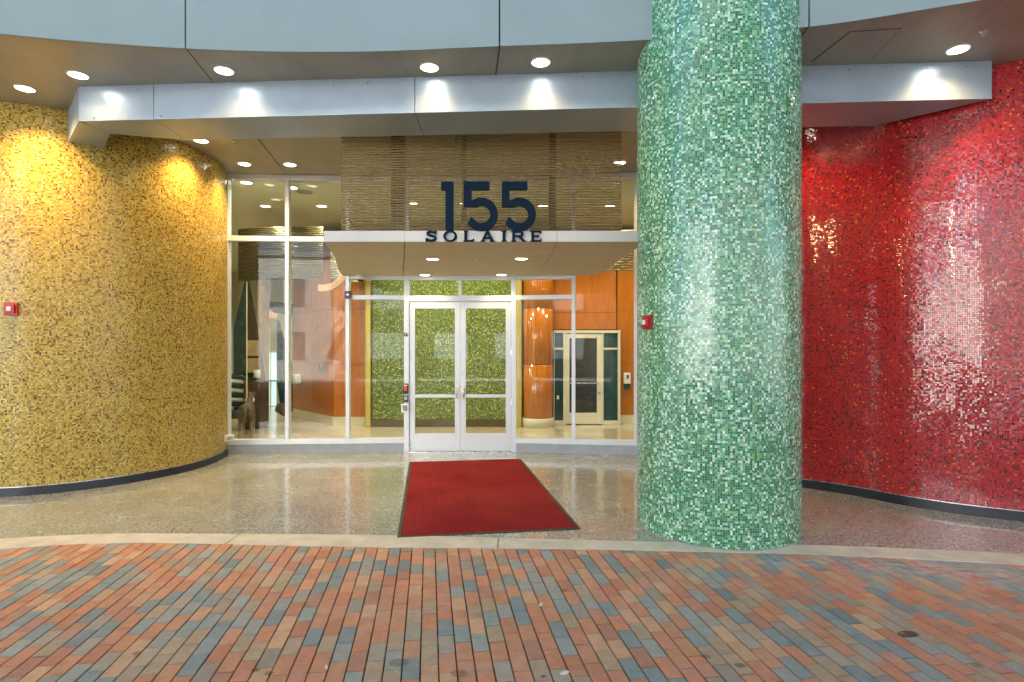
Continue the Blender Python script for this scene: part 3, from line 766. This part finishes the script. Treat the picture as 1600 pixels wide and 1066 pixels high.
for px, py, lab in ((382,256,'recessed light behind the beam, close to the gold wall and the storefront'), (453,257,'recessed light behind the beam, right of the seam near the storefront'),
                    (314,219.5,'recessed light half hidden by the beam, beside the gold wall'), (968,254,'recessed light behind the beam, between the mesh screen and the green column')):
    X, Y = Pc(px, py); downlight(X, Y, ZS-.001, .085, lab, (100 if px in (382, 314) else 45)*K_SPOT, 125, M['lens'], IG, .8)
X, Y = Pc(1330, 217); downlight(3.05, 6.55, ZS-.001, .085, 'recessed light behind the beam, hidden above the shaded part of the red wall', 60*K_SPOT, 125, M['lens'], IG, .8)
CG = 'small lights in the underside of the canopy'
def Pcan(px, py): Y = 900*(ZC0-CAM_H)/(547-py); return (px-800)/900*Y, Y
for px, py, lab in ((676,404.5,'left light of the front pair under the canopy'), (815,404,'right light of the front pair under the canopy'),
                    (667,432.2,'left light of the back pair under the canopy, above the doors'), (784,431.8,'right light of the back pair under the canopy, above the doors')):
    X, Y = Pcan(px, py)
    if py > 430: Y -= .22
    downlight(X, Y, ZC0-.001, .078, lab, 16*K_SPOT, 120, M['lens'], CG)

# sprinklers and detectors
def sprinkler(x, y, z, lab):
    r_ = empty('sprinkler', (x, y, z)); tag(r_, lab, 'sprinkler')
    MB().lathe([(.035,0), (.035,-.006), (.012,-.008)], seg=16).build('escutcheon', M['steel'], r_)
    MB().tube([(0,0,-.008), (0,0,-.035)], .006, 8).build('stem', M['steel'], r_); MB().lathe([(.020,-.036), (.020,-.039)], seg=12).build('deflector', M['steel'], r_)
X, Y = Pc(1537, 48); sprinkler(X, Y, ZS-.001, 'small dark sprinkler head in the soffit above the red wall')
X, Y = Pcan(745, 404.5); sprinkler(X, Y, ZC0-.001, 'small sprinkler head between the two front canopy lights')
X, Y = Pc(368, 221); sprinkler(X, Y, ZS-.001, 'small sprinkler head in the soffit just behind the beam')

# fire alarm devices
def strobe(name, loc, rz, label, w=.13, h=.15, d=.07):
    r_ = empty(name, loc, rz); tag(r_, label, 'fire alarm')
    MB().box(-w/2, w/2, -d*.45, 0, -h/2, h/2).build('back_box', M['redplastic'], r_, bevel=.006)
    MB().box(-w*.36, w*.36, -d*.8, -d*.46, -h*.34, h*.34).build('horn_cover', M['redplastic'], r_, bevel=.006)
    MB().xz([(-w*.16,-h*.16), (w*.16,-h*.16), (w*.16,h*.16), (-w*.16,h*.16)], -d, -d*.81).build('strobe_lens', M['white'], r_, bevel=.003)
# on the gold wall at x=17
gx, gy = (17-800)/900*6.50, 6.50
gx = -5.66; gy = 6.53
strobe('fire_alarm', (gx, gy-.01, CAM_H+(547-483)/900*6.5), R(14), 'red fire alarm strobe on the gold wall near the left edge')
# on the column at x=1014
az = math.atan2(1014-800, 900); # ray direction
ang = R(198)
D0 = math.hypot(*cc); 
off = math.asin(max(-1, min(1, D0*math.sin(math.atan2(cc[0], cc[1])-az)/cr_)))
nang = math.atan2(cc[0], cc[1]) ; nx = -math.sin(az+off); ny = -math.cos(az+off)
# facing away from the axis, turned to the left of the viewer
nx = -math.sin(az)*math.cos(off) - math.cos(az)*math.sin(off); ny = -math.cos(az)*math.cos(off) + math.sin(az)*math.sin(off)
lx, ly = cc[0]+nx*cr_, cc[1]+ny*cr_
strobe('fire_alarm', (lx, ly, CAM_H+(547-504)/900*ly), math.atan2(nx, -ny), 'red fire alarm strobe on the left side of the green column', .13, .13, .06)
r_ = empty('wall_sensor', (-4.47, 9.02, CAM_H+(547-684)/900*9.05), R(62)); tag(r_, 'small pale box on the gold wall low beside the storefront frame', 'sensor')
MB().box(-.085, .085, -.075, 0, -.05, .05).build('housing', M['white'], r_, bevel=.012)
MB().box(-.05, .05, -.083, -.0755, -.02, .025).build('lens', plain('sensor_grey', (.4,.45,.5), .3), r_)

# ================================================================ MAT
mt = empty('door_mat', (-.441, 6.92, .001), math.atan2(.497, 3.376)); tag(mt, 'long ribbed red entrance mat with a dark border lying before the doors', 'mat')
wx, wy = .80, 1.70
MB().box(-wx, wx, -wy, wy, 0, .009).build('carpet', M['carpet'], mt)
bd = .035
for q in ((-wx-bd, -wx, -wy-bd, wy+bd), (wx, wx+bd, -wy-bd, wy+bd), (-wx, wx, -wy-bd, -wy), (-wx, wx, wy, wy+bd)):
    MB().box(q[0], q[1], q[2], q[3], 0, .006).build('border', M['rubber'], mt, bevel=.003)

# leaf flake on the bricks
def flake(px, py, s, rz, lab):
    Y = 900*CAM_H/(py-547); o = MB().prism([(-.5*s,0), (-.2*s,.22*s), (.25*s,.2*s), (.55*s,.05*s), (.2*s,-.2*s), (-.25*s,-.16*s)], .002, .006).build('fallen_leaf', plain('dry_leaf', (.70,.66,.50), .7))
    o.location = ((px-800)/900*Y, Y, 0); o.rotation_euler = (R(6), R(-4), rz); tag(o, lab, 'leaf')
flake(882, 1053, .055, .3, 'pale dry leaf lying on the bricks at the bottom, right of centre')
flake(845, 946, .05, 1.2, 'pale curled leaf scrap on the brick paving in front of the mat')
flake(510, 1044, .04, 2.0, 'pale leaf scrap on the bricks at the bottom, left of centre')

# ================================================================ LOBBY
CZ = 4.46
lc = MB().box(-11, 7, 9.50, 26, CZ, CZ+.09).build('lobby_ceiling', M['lobbyceil']); tag(lc, kind='structure')
lw = empty('lobby_walls'); tag(lw, kind='structure')
MB().box(-10.2, -10, 9.6, 26, .003, CZ-.002).build('side_wall', M['lobbywhite'], lw)
MB().box(6.0, 6.2, 9.3, 26, .003, CZ-.002).build('side_wall', M['lobbywhite'], lw)
MB().box(-10, 6.0, 21.0, 21.2, .003, CZ-.002).build('back_wall', M['lobbywhite'], lw)
MB().box(-10, -4.75, 9.55, 9.7, -.0, CZ-.002).build('front_wall', M['lobbywhite'], lw)
MB().box(3.05, 6.0, 9.25, 9.40, -.0, CZ-.002).build('front_wall', M['lobbywhite'], lw)

# green mosaic lobby wall
gw = empty('lobby_mosaic_wall', (0, 0, 0)); tag(gw, 'lit green and yellow mosaic wall inside, straight behind the doors', 'wall')
sweep_wall('mosaic_face', [(-3.02+i*.311, 12.45) for i in range(11)], .16, 4.2, M['lobbygreen'], gw, .25, 1)
MB().box(-3.04, .10, 12.40, 12.70, .003, .159).build('base', M['olive'], gw)
for x0 in (-3.16, .092): MB().box(x0, x0+.118, 12.38, 12.72, .003, 4.2).build('edge_trim', M['goldtrim'], gw, bevel=.02)

# orange panelled walls: individual panels
def panelled(name, label, p, q, heights, cols, base=.20, base_mat='cream', z1=None):
    r_ = empty(name, (0, 0, 0)); tag(r_, label, 'wall')
    p, q = Vector((p[0], p[1], 0)), Vector((q[0], q[1], 0)); L = (q-p).length; t = (q-p)/L; n = Vector((-t.y, t.x, 0))
    for i in range(cols):
        a = p+t*(L*i/cols+.003); b_ = p+t*(L*(i+1)/cols-.003)
        for z0, z1_ in zip(heights[:-1], heights[1:]):
            MB().prism([tuple(k[:2]) for k in (a, b_, b_+n*.05, a+n*.05)], z0+.004, z1_-.004).build('panel', M['wood'], r_)
    MB().prism([tuple(k[:2]) for k in (p+n*.051, q+n*.051, q+n*.15, p+n*.15)], .003, heights[-1]).build('backing', M['brown'], r_)
    if base: MB().prism([tuple(k[:2]) for k in (p-n*.02, q-n*.02, q+n*.04, p+n*.04)], .003, base).build('baseboard', M['cream'], r_)
    return r_
H4 = [.20, 1.35, 2.55, 3.75, 4.2]
panelled('wood_wall', 'orange wood panelled wall inside, receding behind the left panes', (-5.50,14.4), (-3.89,12.56), H4, 2)
panelled('wood_wall', 'narrow orange wood panel wall inside, touching the gold trim left of the green mosaic', (-3.88,12.56), (-3.17,12.56), H4, 1)
pc = empty('wood_column', (.56, 12.52, 0)); tag(pc, 'round orange wood clad column inside with a bright vertical sheen, right of the doors', 'column')
for z0, z1 in zip(H4[:-1], H4[1:]): MB().lathe([(.325, z0+.004), (.33, z0+.007), (.33, z1-.007), (.325, z1-.004)], seg=48).build('panel', M['woodgloss'], pc, smooth=False)
MB().lathe([(.318, .19), (.318, 4.2)], seg=32).build('core', M['brown'], pc)
MB().lathe([(.345, .003), (.345, .19), (.335, .198)], seg=48).build('baseboard', M['cream'], pc)
for ch_ in pc.children:
    ch_.data.polygons.foreach_set('use_smooth', [abs(p.normal.z) < .5 for p in ch_.data.polygons])
pr = panelled('wood_wall', 'orange wood panelled wall inside above the inner glazed door', (.91,12.9), (2.34,12.9), [2.12, 2.50, 3.75, 4.2], 1, base=0)
panelled('wood_wall', 'orange wood panel wall inside at the far right, with the sanitiser dispenser', (2.36,12.9), (4.4,12.9), H4, 2)

# inner glazed door
DY = 12.78
idr = empty('inner_door', (0, DY, 0)); tag(idr, 'inner white framed door with dark glass and teal sidelights, seen through the right panes', 'door')
def pxb(name, x0, x1, y0, y1, d0, d1, mat, bev=.003):
    a = (x0-800)/900*DY; b_ = (x1-800)/900*DY; z1 = CAM_H+(547-y0)/900*DY; z0 = max(.004, CAM_H+(547-y1)/900*DY)
    return MB().box(a, b_, d0, d1, z0, z1).build(name, mat, idr, bevel=bev)
pxb('header', 865, 969, 516.5, 520.5, -.05, .06, M['cream'])
for x0, x1 in ((865,866.3), (880,884.6), (940.6,942.6), (965,969)): pxb('frame_post', x0, x1, 520.7, 664, -.04, .05, M['cream'])
pxb('stile', 884.9, 889.5, 521.5, 662.5, -.03, .02, M['cream']); pxb('stile', 932.5, 940.3, 521.5, 662.5, -.03, .02, M['cream'])
pxb('top_rail', 889.7, 932.3, 521.5, 528.5, -.03, .02, M['cream']); pxb('bottom_rail', 889.7, 932.3, 645, 662.5, -.03, .02, M['cream'])
pxb('door_glass', 889.7, 932.3, 528.7, 644.8, -.01, .01, M['darkglass'], 0)
pxb('push_bar', 890.5, 936, 597.5, 599.5, -.075, -.05, M['steel'])
pxb('lever_handle', 934, 938, 612, 615, -.06, -.031, M['steel'])
for x0, x1 in ((866.5,879.8), (942.8,964.8)):
    pxb('side_transom', x0, x1, 543.5, 546.5, -.03, .03, M['cream'])
    pxb('sidelight', x0, x1, 520.7, 543.3, -.01, .01, M['tealglass'], 0); pxb('sidelight', x0, x1, 546.7, 657, -.01, .01, M['tealglass'], 0)
    pxb('side_sill', x0, x1, 657.2, 664, -.03, .03, M['cream'])
pxb('switch_plate', 870, 873.5, 618, 624, -.014, -.011, M['white'], 0)

# sanitiser dispenser
c_ = P(979, 595, 12.87); r_ = empty('sanitiser_dispenser', c_); tag(r_, 'white wall dispenser with dark drip tray on the orange wall, beside the inner door', 'dispenser')
MB().box(-.075, .075, -.11, 0, -.06, .18).build('housing', M['white'], r_, bevel=.02)
MB().box(-.02, .025, -.114, -.1105, .05, .13).build('window', M['black'], r_)
MB().box(-.065, .065, -.09, 0, -.19, -.062).build('drip_tray', M['tealglass'], r_, bevel=.012)

# mesh valance inside
mv = empty('mesh_valance', (0, 0, 0)); tag(mv, 'curved bronze mesh valance hanging from the lobby ceiling behind the upper left panes', 'screen')
cvl = lambda x: 11.3 + .16*(x+4.2)**2
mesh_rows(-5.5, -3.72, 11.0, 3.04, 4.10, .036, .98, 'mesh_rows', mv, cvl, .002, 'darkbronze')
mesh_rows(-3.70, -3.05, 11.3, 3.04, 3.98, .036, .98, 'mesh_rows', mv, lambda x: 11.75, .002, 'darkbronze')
mv2 = empty('mesh_valance', (0, 0, 0)); tag(mv2, 'gold lit mesh valance inside, between the canopy and the green column', 'screen')
mesh_rows(1.35, 3.2, 11.0, 3.20, 4.02, .05, .85, 'mesh_rows', mv2, lambda x: 11.4-.2*(x-1.3), .002)

# peach curved band
pb = [P(498,450,10.9), P(510,450,10.9), P(520,447,10.9), P(530,440,10.9), P(541,427,10.9), P(550,410,10.9)]
b1 = MB(); 
pts2 = catmull([(p[0], p[2]) for p in pb], 5)
o = b1.xz(offset(pts2, .06) + offset(pts2, -.06)[::-1], 10.86, 10.98).build('curved_band', M['peach']); tag(o, 'salmon pink curved ribbon hanging inside beside the canopy corner', 'decoration')

# things on the wood wall
c_ = P(505, 576, 13.0); r_ = empty('thermostat', (c_[0], 13.05, c_[2]), R(-48)); tag(r_, 'small dark control panel on the orange wood wall inside', 'control panel')
MB().box(-.05, .05, -.10, 0, -.11, .11).build('housing', M['tealglass'], r_, bevel=.008); MB().box(-.03, .03, -.104, -.1005, .0, .07).build('display', M['black'], r_)
c_ = P(468, 592, 14.0); r_ = empty('wall_sconce', (c_[0], 13.98, c_[2]), R(-48)); tag(r_, 'white half round wall sconce on the orange wood wall inside', 'lamp')
MB().xz([(-.14,-.10), (-.13,.07), (-.07,.12), (.07,.12), (.13,.07), (.14,-.10)], -.14, -.0).build('shade', M['white'], r_, bevel=.02)
MB().box(-.10, .10, -.12, -.02, -.125, -.101).build('diffuser', M['steel'], r_)

# left depth of the lobby: tall dark sculptural fins, tan column, bright corridor door
r_ = empty('tapered_fin', (0, 0, 0)); tag(r_, 'tall dark teal tapered panel inside behind the leftmost pane', 'panel')
q = [P(366,515,12.6), P(384,437,12.6), P(386,437,12.6), P(386,640,12.6), P(366,640,12.6)]
MB().xz([(p[0], p[2]) for p in q], 12.56, 12.66).build('panel_face', M['teal'], r_)
MB().xz([(P(386.4,437,12.6)[0], P(0,437,12.6)[2]), (P(412,590,12.6)[0], P(0,590,12.6)[2]), (P(412,640,12.6)[0], P(0,640,12.6)[2]), (P(386.4,640,12.6)[0], P(0,640,12.6)[2])], 12.60, 12.70).build('panel_return', M['brown'], r_)
for (a, b_, y0, y1) in ((386.8, 403, 532, 556), (386.8, 403, 560, 582)):
    p0 = P(a, y1, 12.55); p1 = P(b_, y0, 12.55); MB().box(p0[0], p1[0], 12.53, 12.595, p0[2], p1[2]).build('tan_inset', M['tan'], r_)
o = MB().box(P(404,0,13.2)[0], P(412,0,13.2)[0], 13.1, 13.5, .003, 4.2).build('tan_pillar', M['tan']); tag(o, 'slim tan pillar inside, left of the bright corridor', 'pillar')
o = MB().tube([P(385.6,440,11.5), (P(385.6,440,11.5)[0], 11.5, .7)], .012, 8).build('hanging_rod', M['cream']); tag(o, 'thin pale vertical rod hanging above the dog inside', 'rod')
cor = empty('corridor_door', (0, 0, 0)); tag(cor, 'corridor door with glowing blue panes inside under the exit sign', 'door')
cy_ = 17.0
def cb_(name, x0, x1, y0, y1, d, mat):
    p0 = P(x0, y1, cy_); p1 = P(x1, y0, cy_); return MB().box(p0[0], p1[0], cy_-d, cy_, max(.004, p0[2]), p1[2]).build(name, mat, cor)
cb_('pane', 413.5, 423, 551, 634, .02, M['blueglass']); cb_('pane', 424.5, 433, 551, 634, .02, M['blueglass'])
cb_('stile', 412, 413.4, 549, 636, .06, M['cream']); cb_('stile', 423.1, 424.4, 549, 636, .06, M['cream']); cb_('stile', 433.1, 434.5, 549, 636, .06, M['cream'])
cb_('head', 413.5, 433, 547.5, 550.8, .06, M['cream'])
cb_('push_bar', 413.5, 433, 594, 596, .11, M['black'])
r_ = empty('exit_sign', P(422, 492, 15.5)); tag(r_, 'small red lit EXIT sign hanging inside above the corridor', 'exit sign')
MB().box(-.19, .19, 0, .05, -.10, .10).build('housing', M['white'], r_)
def eb(x0, x1, z0, z1): return (x0, x1, -.008, -.001, z0, z1)
lt = {'E': [(0,.02,-.06,.06), (.02,.06,.04,.06), (.02,.05,-.01,.01), (.02,.06,-.06,-.04)], 'X': None, 'I': [(.02,.04,-.06,.06)], 'T': [(.02,.04,-.06,.04), (0,.06,.04,.06)]}
for i, ch in enumerate('EXIT'):
    m_ = MB(); ox = -.16+i*.085
    if ch == 'X': m_.xz([(ox,-.06),(ox+.02,-.06),(ox+.065,.06),(ox+.045,.06)], -.008, -.001).xz([(ox+.045,-.06),(ox+.065,-.06),(ox+.02,.06),(ox,.06)], -.009, -.001)
    else:
        for a in lt[ch]: m_.box(*eb(ox+a[0], ox+a[1], a[2], a[3]))
    m_.build('letter', M['exit'], r_)
o = MB().xz([(P(412,470,14)[0], P(0,470,14)[2]), (P(450,474,14)[0], P(0,474,14)[2]), (P(450,492,14)[0], P(0,492,14)[2]), (P(430,489,14)[0], P(0,489,14)[2]), (P(420,480,14)[0], P(0,480,14)[2]), (P(412,478,14)[0], P(0,478,14)[2])], 13.9, 14.5).build('black_bulkhead', M['black']); tag(o, 'stepped black bulkhead inside above the corridor', 'bulkhead')
r_ = empty('tapered_fin', (0, 0, 0)); tag(r_, 'dark blue curved fin inside, between the corridor and the orange wood wall', 'panel')
cf = catmull([(434,500), (440,525), (447,548), (455,570)], 4)
q = [P(a, b_, 13.6) for a, b_ in cf] + [P(455,640,13.6), P(440,640,13.6), P(434,600,13.6)]
MB().xz([(p[0], p[2]) for p in q], 13.55, 13.7).build('panel_face', M['teal'], r_)
MB().tube([P(433,637,13.4), P(444,640,13.4), P(455,638,13.4)], [.10,.16,.10], 12).build('foot', M['olive'], r_)

# lounge chair at the far left
Yc = 12.0; cx_ = P(374, 0, Yc)[0]
ch = empty('lounge_chair', (cx_-.15, Yc, 0), R(25)); tag(ch, 'rounded lounge chair with pale and teal stripes inside, at the far left pane', 'chair')
for i in range(7):
    z = .45+.1*i; w = .46-.012*i*i*.35
    MB().tube([(-w, -.08, z-.03), (-w*.75, .22, z+.02), (0, .34, z+.05), (w*.75, .22, z+.02), (w, -.08, z-.03)], .048, 10).build('back_roll', M['white'] if i % 2 else M['tealglass'], ch, smooth=True)
MB().box(-.38, .38, -.42, .28, .26, .42).build('seat', M['tealglass'], ch, bevel=.04)
for sx in (-.32, .32):
    for sy in (-.36, .22): MB().tube([(sx, sy, .26), (sx*1.06, sy*1.06, .004)], [.022,.014], 8).build('leg', M['brown'], ch)
r_ = empty('low_cabinet', (P(399,0,12.2)[0], 12.2, 0)); tag(r_, 'dark brown low cabinet inside behind the dog', 'cabinet')
MB().box(-.16, .19, -.2, .2, .06, 1.0).build('carcass', M['brown'], r_, bevel=.008); MB().box(-.15, .18, -.216, -.201, .1, .96).build('door', M['brown'], r_, bevel=.004)
MB().box(-.14, .17, -.17, .17, .004, .059).build('plinth', M['black'], r_)
r_ = empty('table_lamp', (P(400,0,12.1)[0], 12.15, 1.002)); tag(r_, 'small white cylinder lamp standing on the dark cabinet inside', 'lamp')
MB().lathe([(.05,0), (.05,.015), (.012,.02), (.012,.07)], seg=16).build('stand', M['steel'], r_)
MB().lathe([(.07,.071), (.06,.24)], seg=20).build('shade', M['white'], r_, smooth=True)

# lobby lights
LG = 'lights in the lobby ceiling'
def Plob(px, py): Y = 900*(CZ-CAM_H)/(547-py); return (px-800)/900*Y, Y
for X, Y, lab, e in ((Plob(385,285)+('round lobby ceiling light, upper left pane, left of the mullion',90)), (Plob(456,293)+('round lobby ceiling light crossed by the first mullion',90)),
                     (Plob(415,322)+('round lobby ceiling light just above the curved mesh valance',90)), (-1.9,11.0,'lobby ceiling light washing the left half of the green mosaic',150), (-.9,11.0,'lobby ceiling light washing the right half of the green mosaic',150),
                     (.6,11.2,'lobby ceiling light in front of the orange wood pier',140), (1.9,11.2,'lobby ceiling light in front of the inner door',150), (3.3,11.6,'lobby ceiling light at the far right of the lobby',120),
                     (-3.7,11.2,'lobby ceiling light in front of the receding wood wall',150), (-5.8,15.6,'lobby ceiling light over the corridor end',150), (-7.4,13.5,'lobby ceiling light over the lounge chair',130), (-7.2,18.5,'lobby ceiling light far back in the corridor',150)):
    downlight(X, Y, CZ-.001, .09, lab, e*K_IN, 140, M['lens_in'], LG, .6, colr=(1,.84,.58))
X, Y = Plob(476, 300); o = MB().lathe([(.14,0), (.14,-.008), (.12,-.012)], (0,0,0), 28).build('ceiling_speaker', plain('speaker_grey', (.30,.32,.26), .7)); o.location = (X, Y, CZ-.001); tag(o, 'round grey speaker grille in the lobby ceiling behind the upper panes', 'speaker')

# ---- the dog
def dog(loc, rz, s):
    J = {'hip': (0,0,.52,.10), 'belly': (0,.22,.50,.085), 'chest': (0,.42,.50,.115), 'neck': (0,.56,.60,.065), 'head': (.02,.66,.70,.06), 'snout': (.04,.77,.67,.032), 'rump': (0,-.07,.53,.085),
         'tail1': (0,-.15,.50,.022), 'tail2': (.02,-.20,.38,.014), 'tail3': (.03,-.20,.28,.009)}
    E = [('hip','belly'), ('belly','chest'), ('chest','neck'), ('neck','head'), ('head','snout'), ('hip','rump'), ('rump','tail1'), ('tail1','tail2'), ('tail2','tail3')]
    for sx, n, sp in ((-1,'l',.02), (1,'r',-.03)):
        J['th'+n] = (sx*.085, -.02+sp, .44, .07); J['kn'+n] = (sx*.10, .06+sp, .31, .042); J['hk'+n] = (sx*.10, -.08+sp, .17, .022); J['ft'+n] = (sx*.105, -.05+sp, .03, .020); J['to'+n] = (sx*.11, .015+sp, .018, .019)
        E += [('hip','th'+n), ('th'+n,'kn'+n), ('kn'+n,'hk'+n), ('hk'+n,'ft'+n), ('ft'+n,'to'+n)]
        J['sh'+n] = (sx*.075, .43, .42, .055); J['el'+n] = (sx*.085, .40-sp, .28, .030); J['wr'+n] = (sx*.085, .42-sp, .14, .022); J['pa'+n] = (sx*.085, .43-sp, .03, .020); J['pt'+n] = (sx*.087, .485-sp, .018, .019)
        E += [('chest','sh'+n), ('sh'+n,'el'+n), ('el'+n,'wr'+n), ('wr'+n,'pa'+n), ('pa'+n,'pt'+n)]
        J['ea'+n] = (sx*.05+.02, .64, .765, .020); J['et'+n] = (sx*.085+.02, .63, .73, .010); E += [('head','ea'+n), ('ea'+n,'et'+n)]
    names = list(J); me = bpy.data.meshes.new('dog'); me.from_pydata([J[n][:3] for n in names], [(names.index(a), names.index(b_)) for a, b_ in E], [])
    o = bpy.data.objects.new('body', me); COL.objects.link(o)
    md = o.modifiers.new('s', 'SKIN'); 
    for i, n in enumerate(names):
        sv = me.skin_vertices[0].data[i]; sv.radius = (J[n][3],)*2; sv.use_root = (i == 0)
    sub = o.modifiers.new('sub', 'SUBSURF'); sub.levels = 2; sub.render_levels = 2
    m, nt, b = new_mat('dog_coat'); p = N(nt, 'ShaderNodeTexCoord').outputs['Object']; sz = N(nt, 'ShaderNodeSeparateXYZ'); nt.links.new(p, sz.inputs[0])
    f = math_(nt, 'ADD', sz.outputs[2], math_(nt, 'MULTIPLY', noise(nt, 9, p, 4), .16))
    nt.links.new(ramp(nt, f, [(.10,(.50,.42,.34)), (.22,(.17,.11,.075)), (.45,(.12,.085,.06)), (.7,(.09,.065,.05))]), b.inputs['Base Color']); b.inputs['Roughness'].default_value = .8
    bump(nt, b, noise(nt, 120, p, 3), .004)
    me.materials.append(m)
    dg = bpy.context.evaluated_depsgraph_get(); ev = o.evaluated_get(dg); me2 = bpy.data.meshes.new_from_object(ev)
    o.modifiers.clear(); o.data = me2
    me2.polygons.foreach_set('use_smooth', [True]*len(me2.polygons))
    r_ = empty('dog', loc, rz); r_.scale = (s, s, s); o.parent = r_; tag(r_, 'slim brown dog with a pale collar standing inside, seen from behind through the left pane', 'dog')
    MB().tube([(.07*math.cos(t), .575+.03*math.sin(t), .625+.065*math.sin(t)) for t in np.linspace(0, 2*PI, 17)], .013, 8, caps=False).build('collar', M['white'], r_)
    for sx in (-1, 1):
        MB().lathe([(.0015,-.008), (.007,-.005), (.009,0), (.007,.005), (.0015,.008)], (.025+sx*.045, .705, .715), 10).build('eye', M['black'], r_, smooth=True)
    MB().lathe([(.003,-.012), (.012,-.006), (.014,0), (.010,.008), (.002,.012)], (.041, .800, .672), 12).build('nose', M['black'], r_, smooth=True)
dog((P(386,0,11.0)[0], 10.95, .002), R(18), 1.05)

# ================================================================ ACROSS THE STREET (unseen, added for the reflections)
M['farwindow'] = plain('far_window_blind', (.34,.37,.40), .4, var=.2)
def across(x0, x1, y, z, mat, label, nx_, nz_, name='building', win=.28):
    r_ = empty(name, ((x0+x1)/2, y, -.13)); tag(r_, label, 'building'); w = (x1-x0)/2
    MB().box(-w, w, -8, 0, 0, z).build('walls', mat, r_)
    px_ = (x1-x0)/nx_; first_ = None
    for i in range(nx_):
        for j in range(nz_):
            if first_ is None: first_ = o = MB().box(-px_*win, px_*win, -.02, .03, 0, 1.7).build('window', M['farwindow'], r_)
            else: o = first_.copy(); COL.objects.link(o)
            o.location = (-w+px_*(i+.5), 0, 1.2+j*3.2)
    MB().box(-w-.1, w+.1, -8.1, .15, z, z+.3).build('parapet', M['sill'], r_)
across(-38, -6.8, -17, 7.4, plain('pale_render', (.80,.79,.77), .8), 'pale sunlit building added across the street to mirror bright in the red wall', 14, 2, win=.16)  # invented, sized and placed to throw a bright reflection on the red tiles
across(-6, 30, -19, 13.0, plain('brown_brickwork', (.045,.035,.028), .85), 'dark brown building added across the street to mirror dimly in the panes', 9, 4)  # invented too, kept dark so that what it mirrors stays dim

# palms added over there to put leafy shapes in the reflections
M['leaf'] = plain('palm_leaf', (.045,.085,.02), .5, var=.3, vscale=2)
def palm(x, y, h, lab):
    r_ = empty('added_palm', (x, y, -.13), random.uniform(0, 6)); tag(r_, lab, 'tree', 'palms added across the street')
    MB().tube([(0,0,0), (.1,0,h*.35), (.12,.05,h*.7), (.05,.05,h)], [.22,.16,.14,.12], 10).build('trunk', M['brown'], r_)
    lf_ = MB()
    for k in range(22):
        a = k*2.4; up = .7-1.5*(k/22); L = 2.1
        pts_ = [Vector((math.cos(a)*L*t, math.sin(a)*L*t, h+L*(up*t-.9*t*t))) for t in np.linspace(0, 1, 8)]
        sd = Vector((-math.sin(a), math.cos(a), 0))
        for p, q_ in zip(pts_[:-1], pts_[1:]):
            for sg in (-1, 1):
                for u in (0, .5):
                    b0 = p.lerp(q_, u); b1_ = p.lerp(q_, u+.3); tip = p.lerp(q_, u+.8)+sd*sg*.42-Vector((0,0,.18)); n_ = len(lf_.v)
                    lf_.v += [tuple(b0), tuple(b1_), tuple(tip)]; lf_.f.append((n_, n_+1, n_+2))
    lf_.build('crown', M['leaf'], r_)
palm(-20, -14.5, 6.2, 'tall added palm farthest left across the street, mirrored in the tiles')
palm(-13, -15, 5.0, 'shortest added palm across the street, in front of the mirrored pale building')
palm(-5.5, -14.5, 6.6, 'tallest added palm across the street, between the two mirrored buildings')
palm(4.0, -15, 5.6, 'added palm across the street in front of the mirrored brown building')

# roof slab added out of view over the drive, to block open sky light
pr_ = empty('added_sky_block_roof', (0, 0, 0)); tag(pr_, 'unseen roof slab added high over the brick drive to block sky light', 'roof')
MB().box(-16, 16, -7, .4, 7.0, 7.5).build('slab', M['soffit'], pr_)
MB().box(-16.05, 16.05, -7.05, -6.99, 6.8, 7.6).build('edge', M['fascia'], pr_)
for x in (-13, 13): MB().lathe([(.45, -.12), (.45, 7.0)], (x, -6, 0), 32).build('support', M['fascia'], pr_, smooth=True)
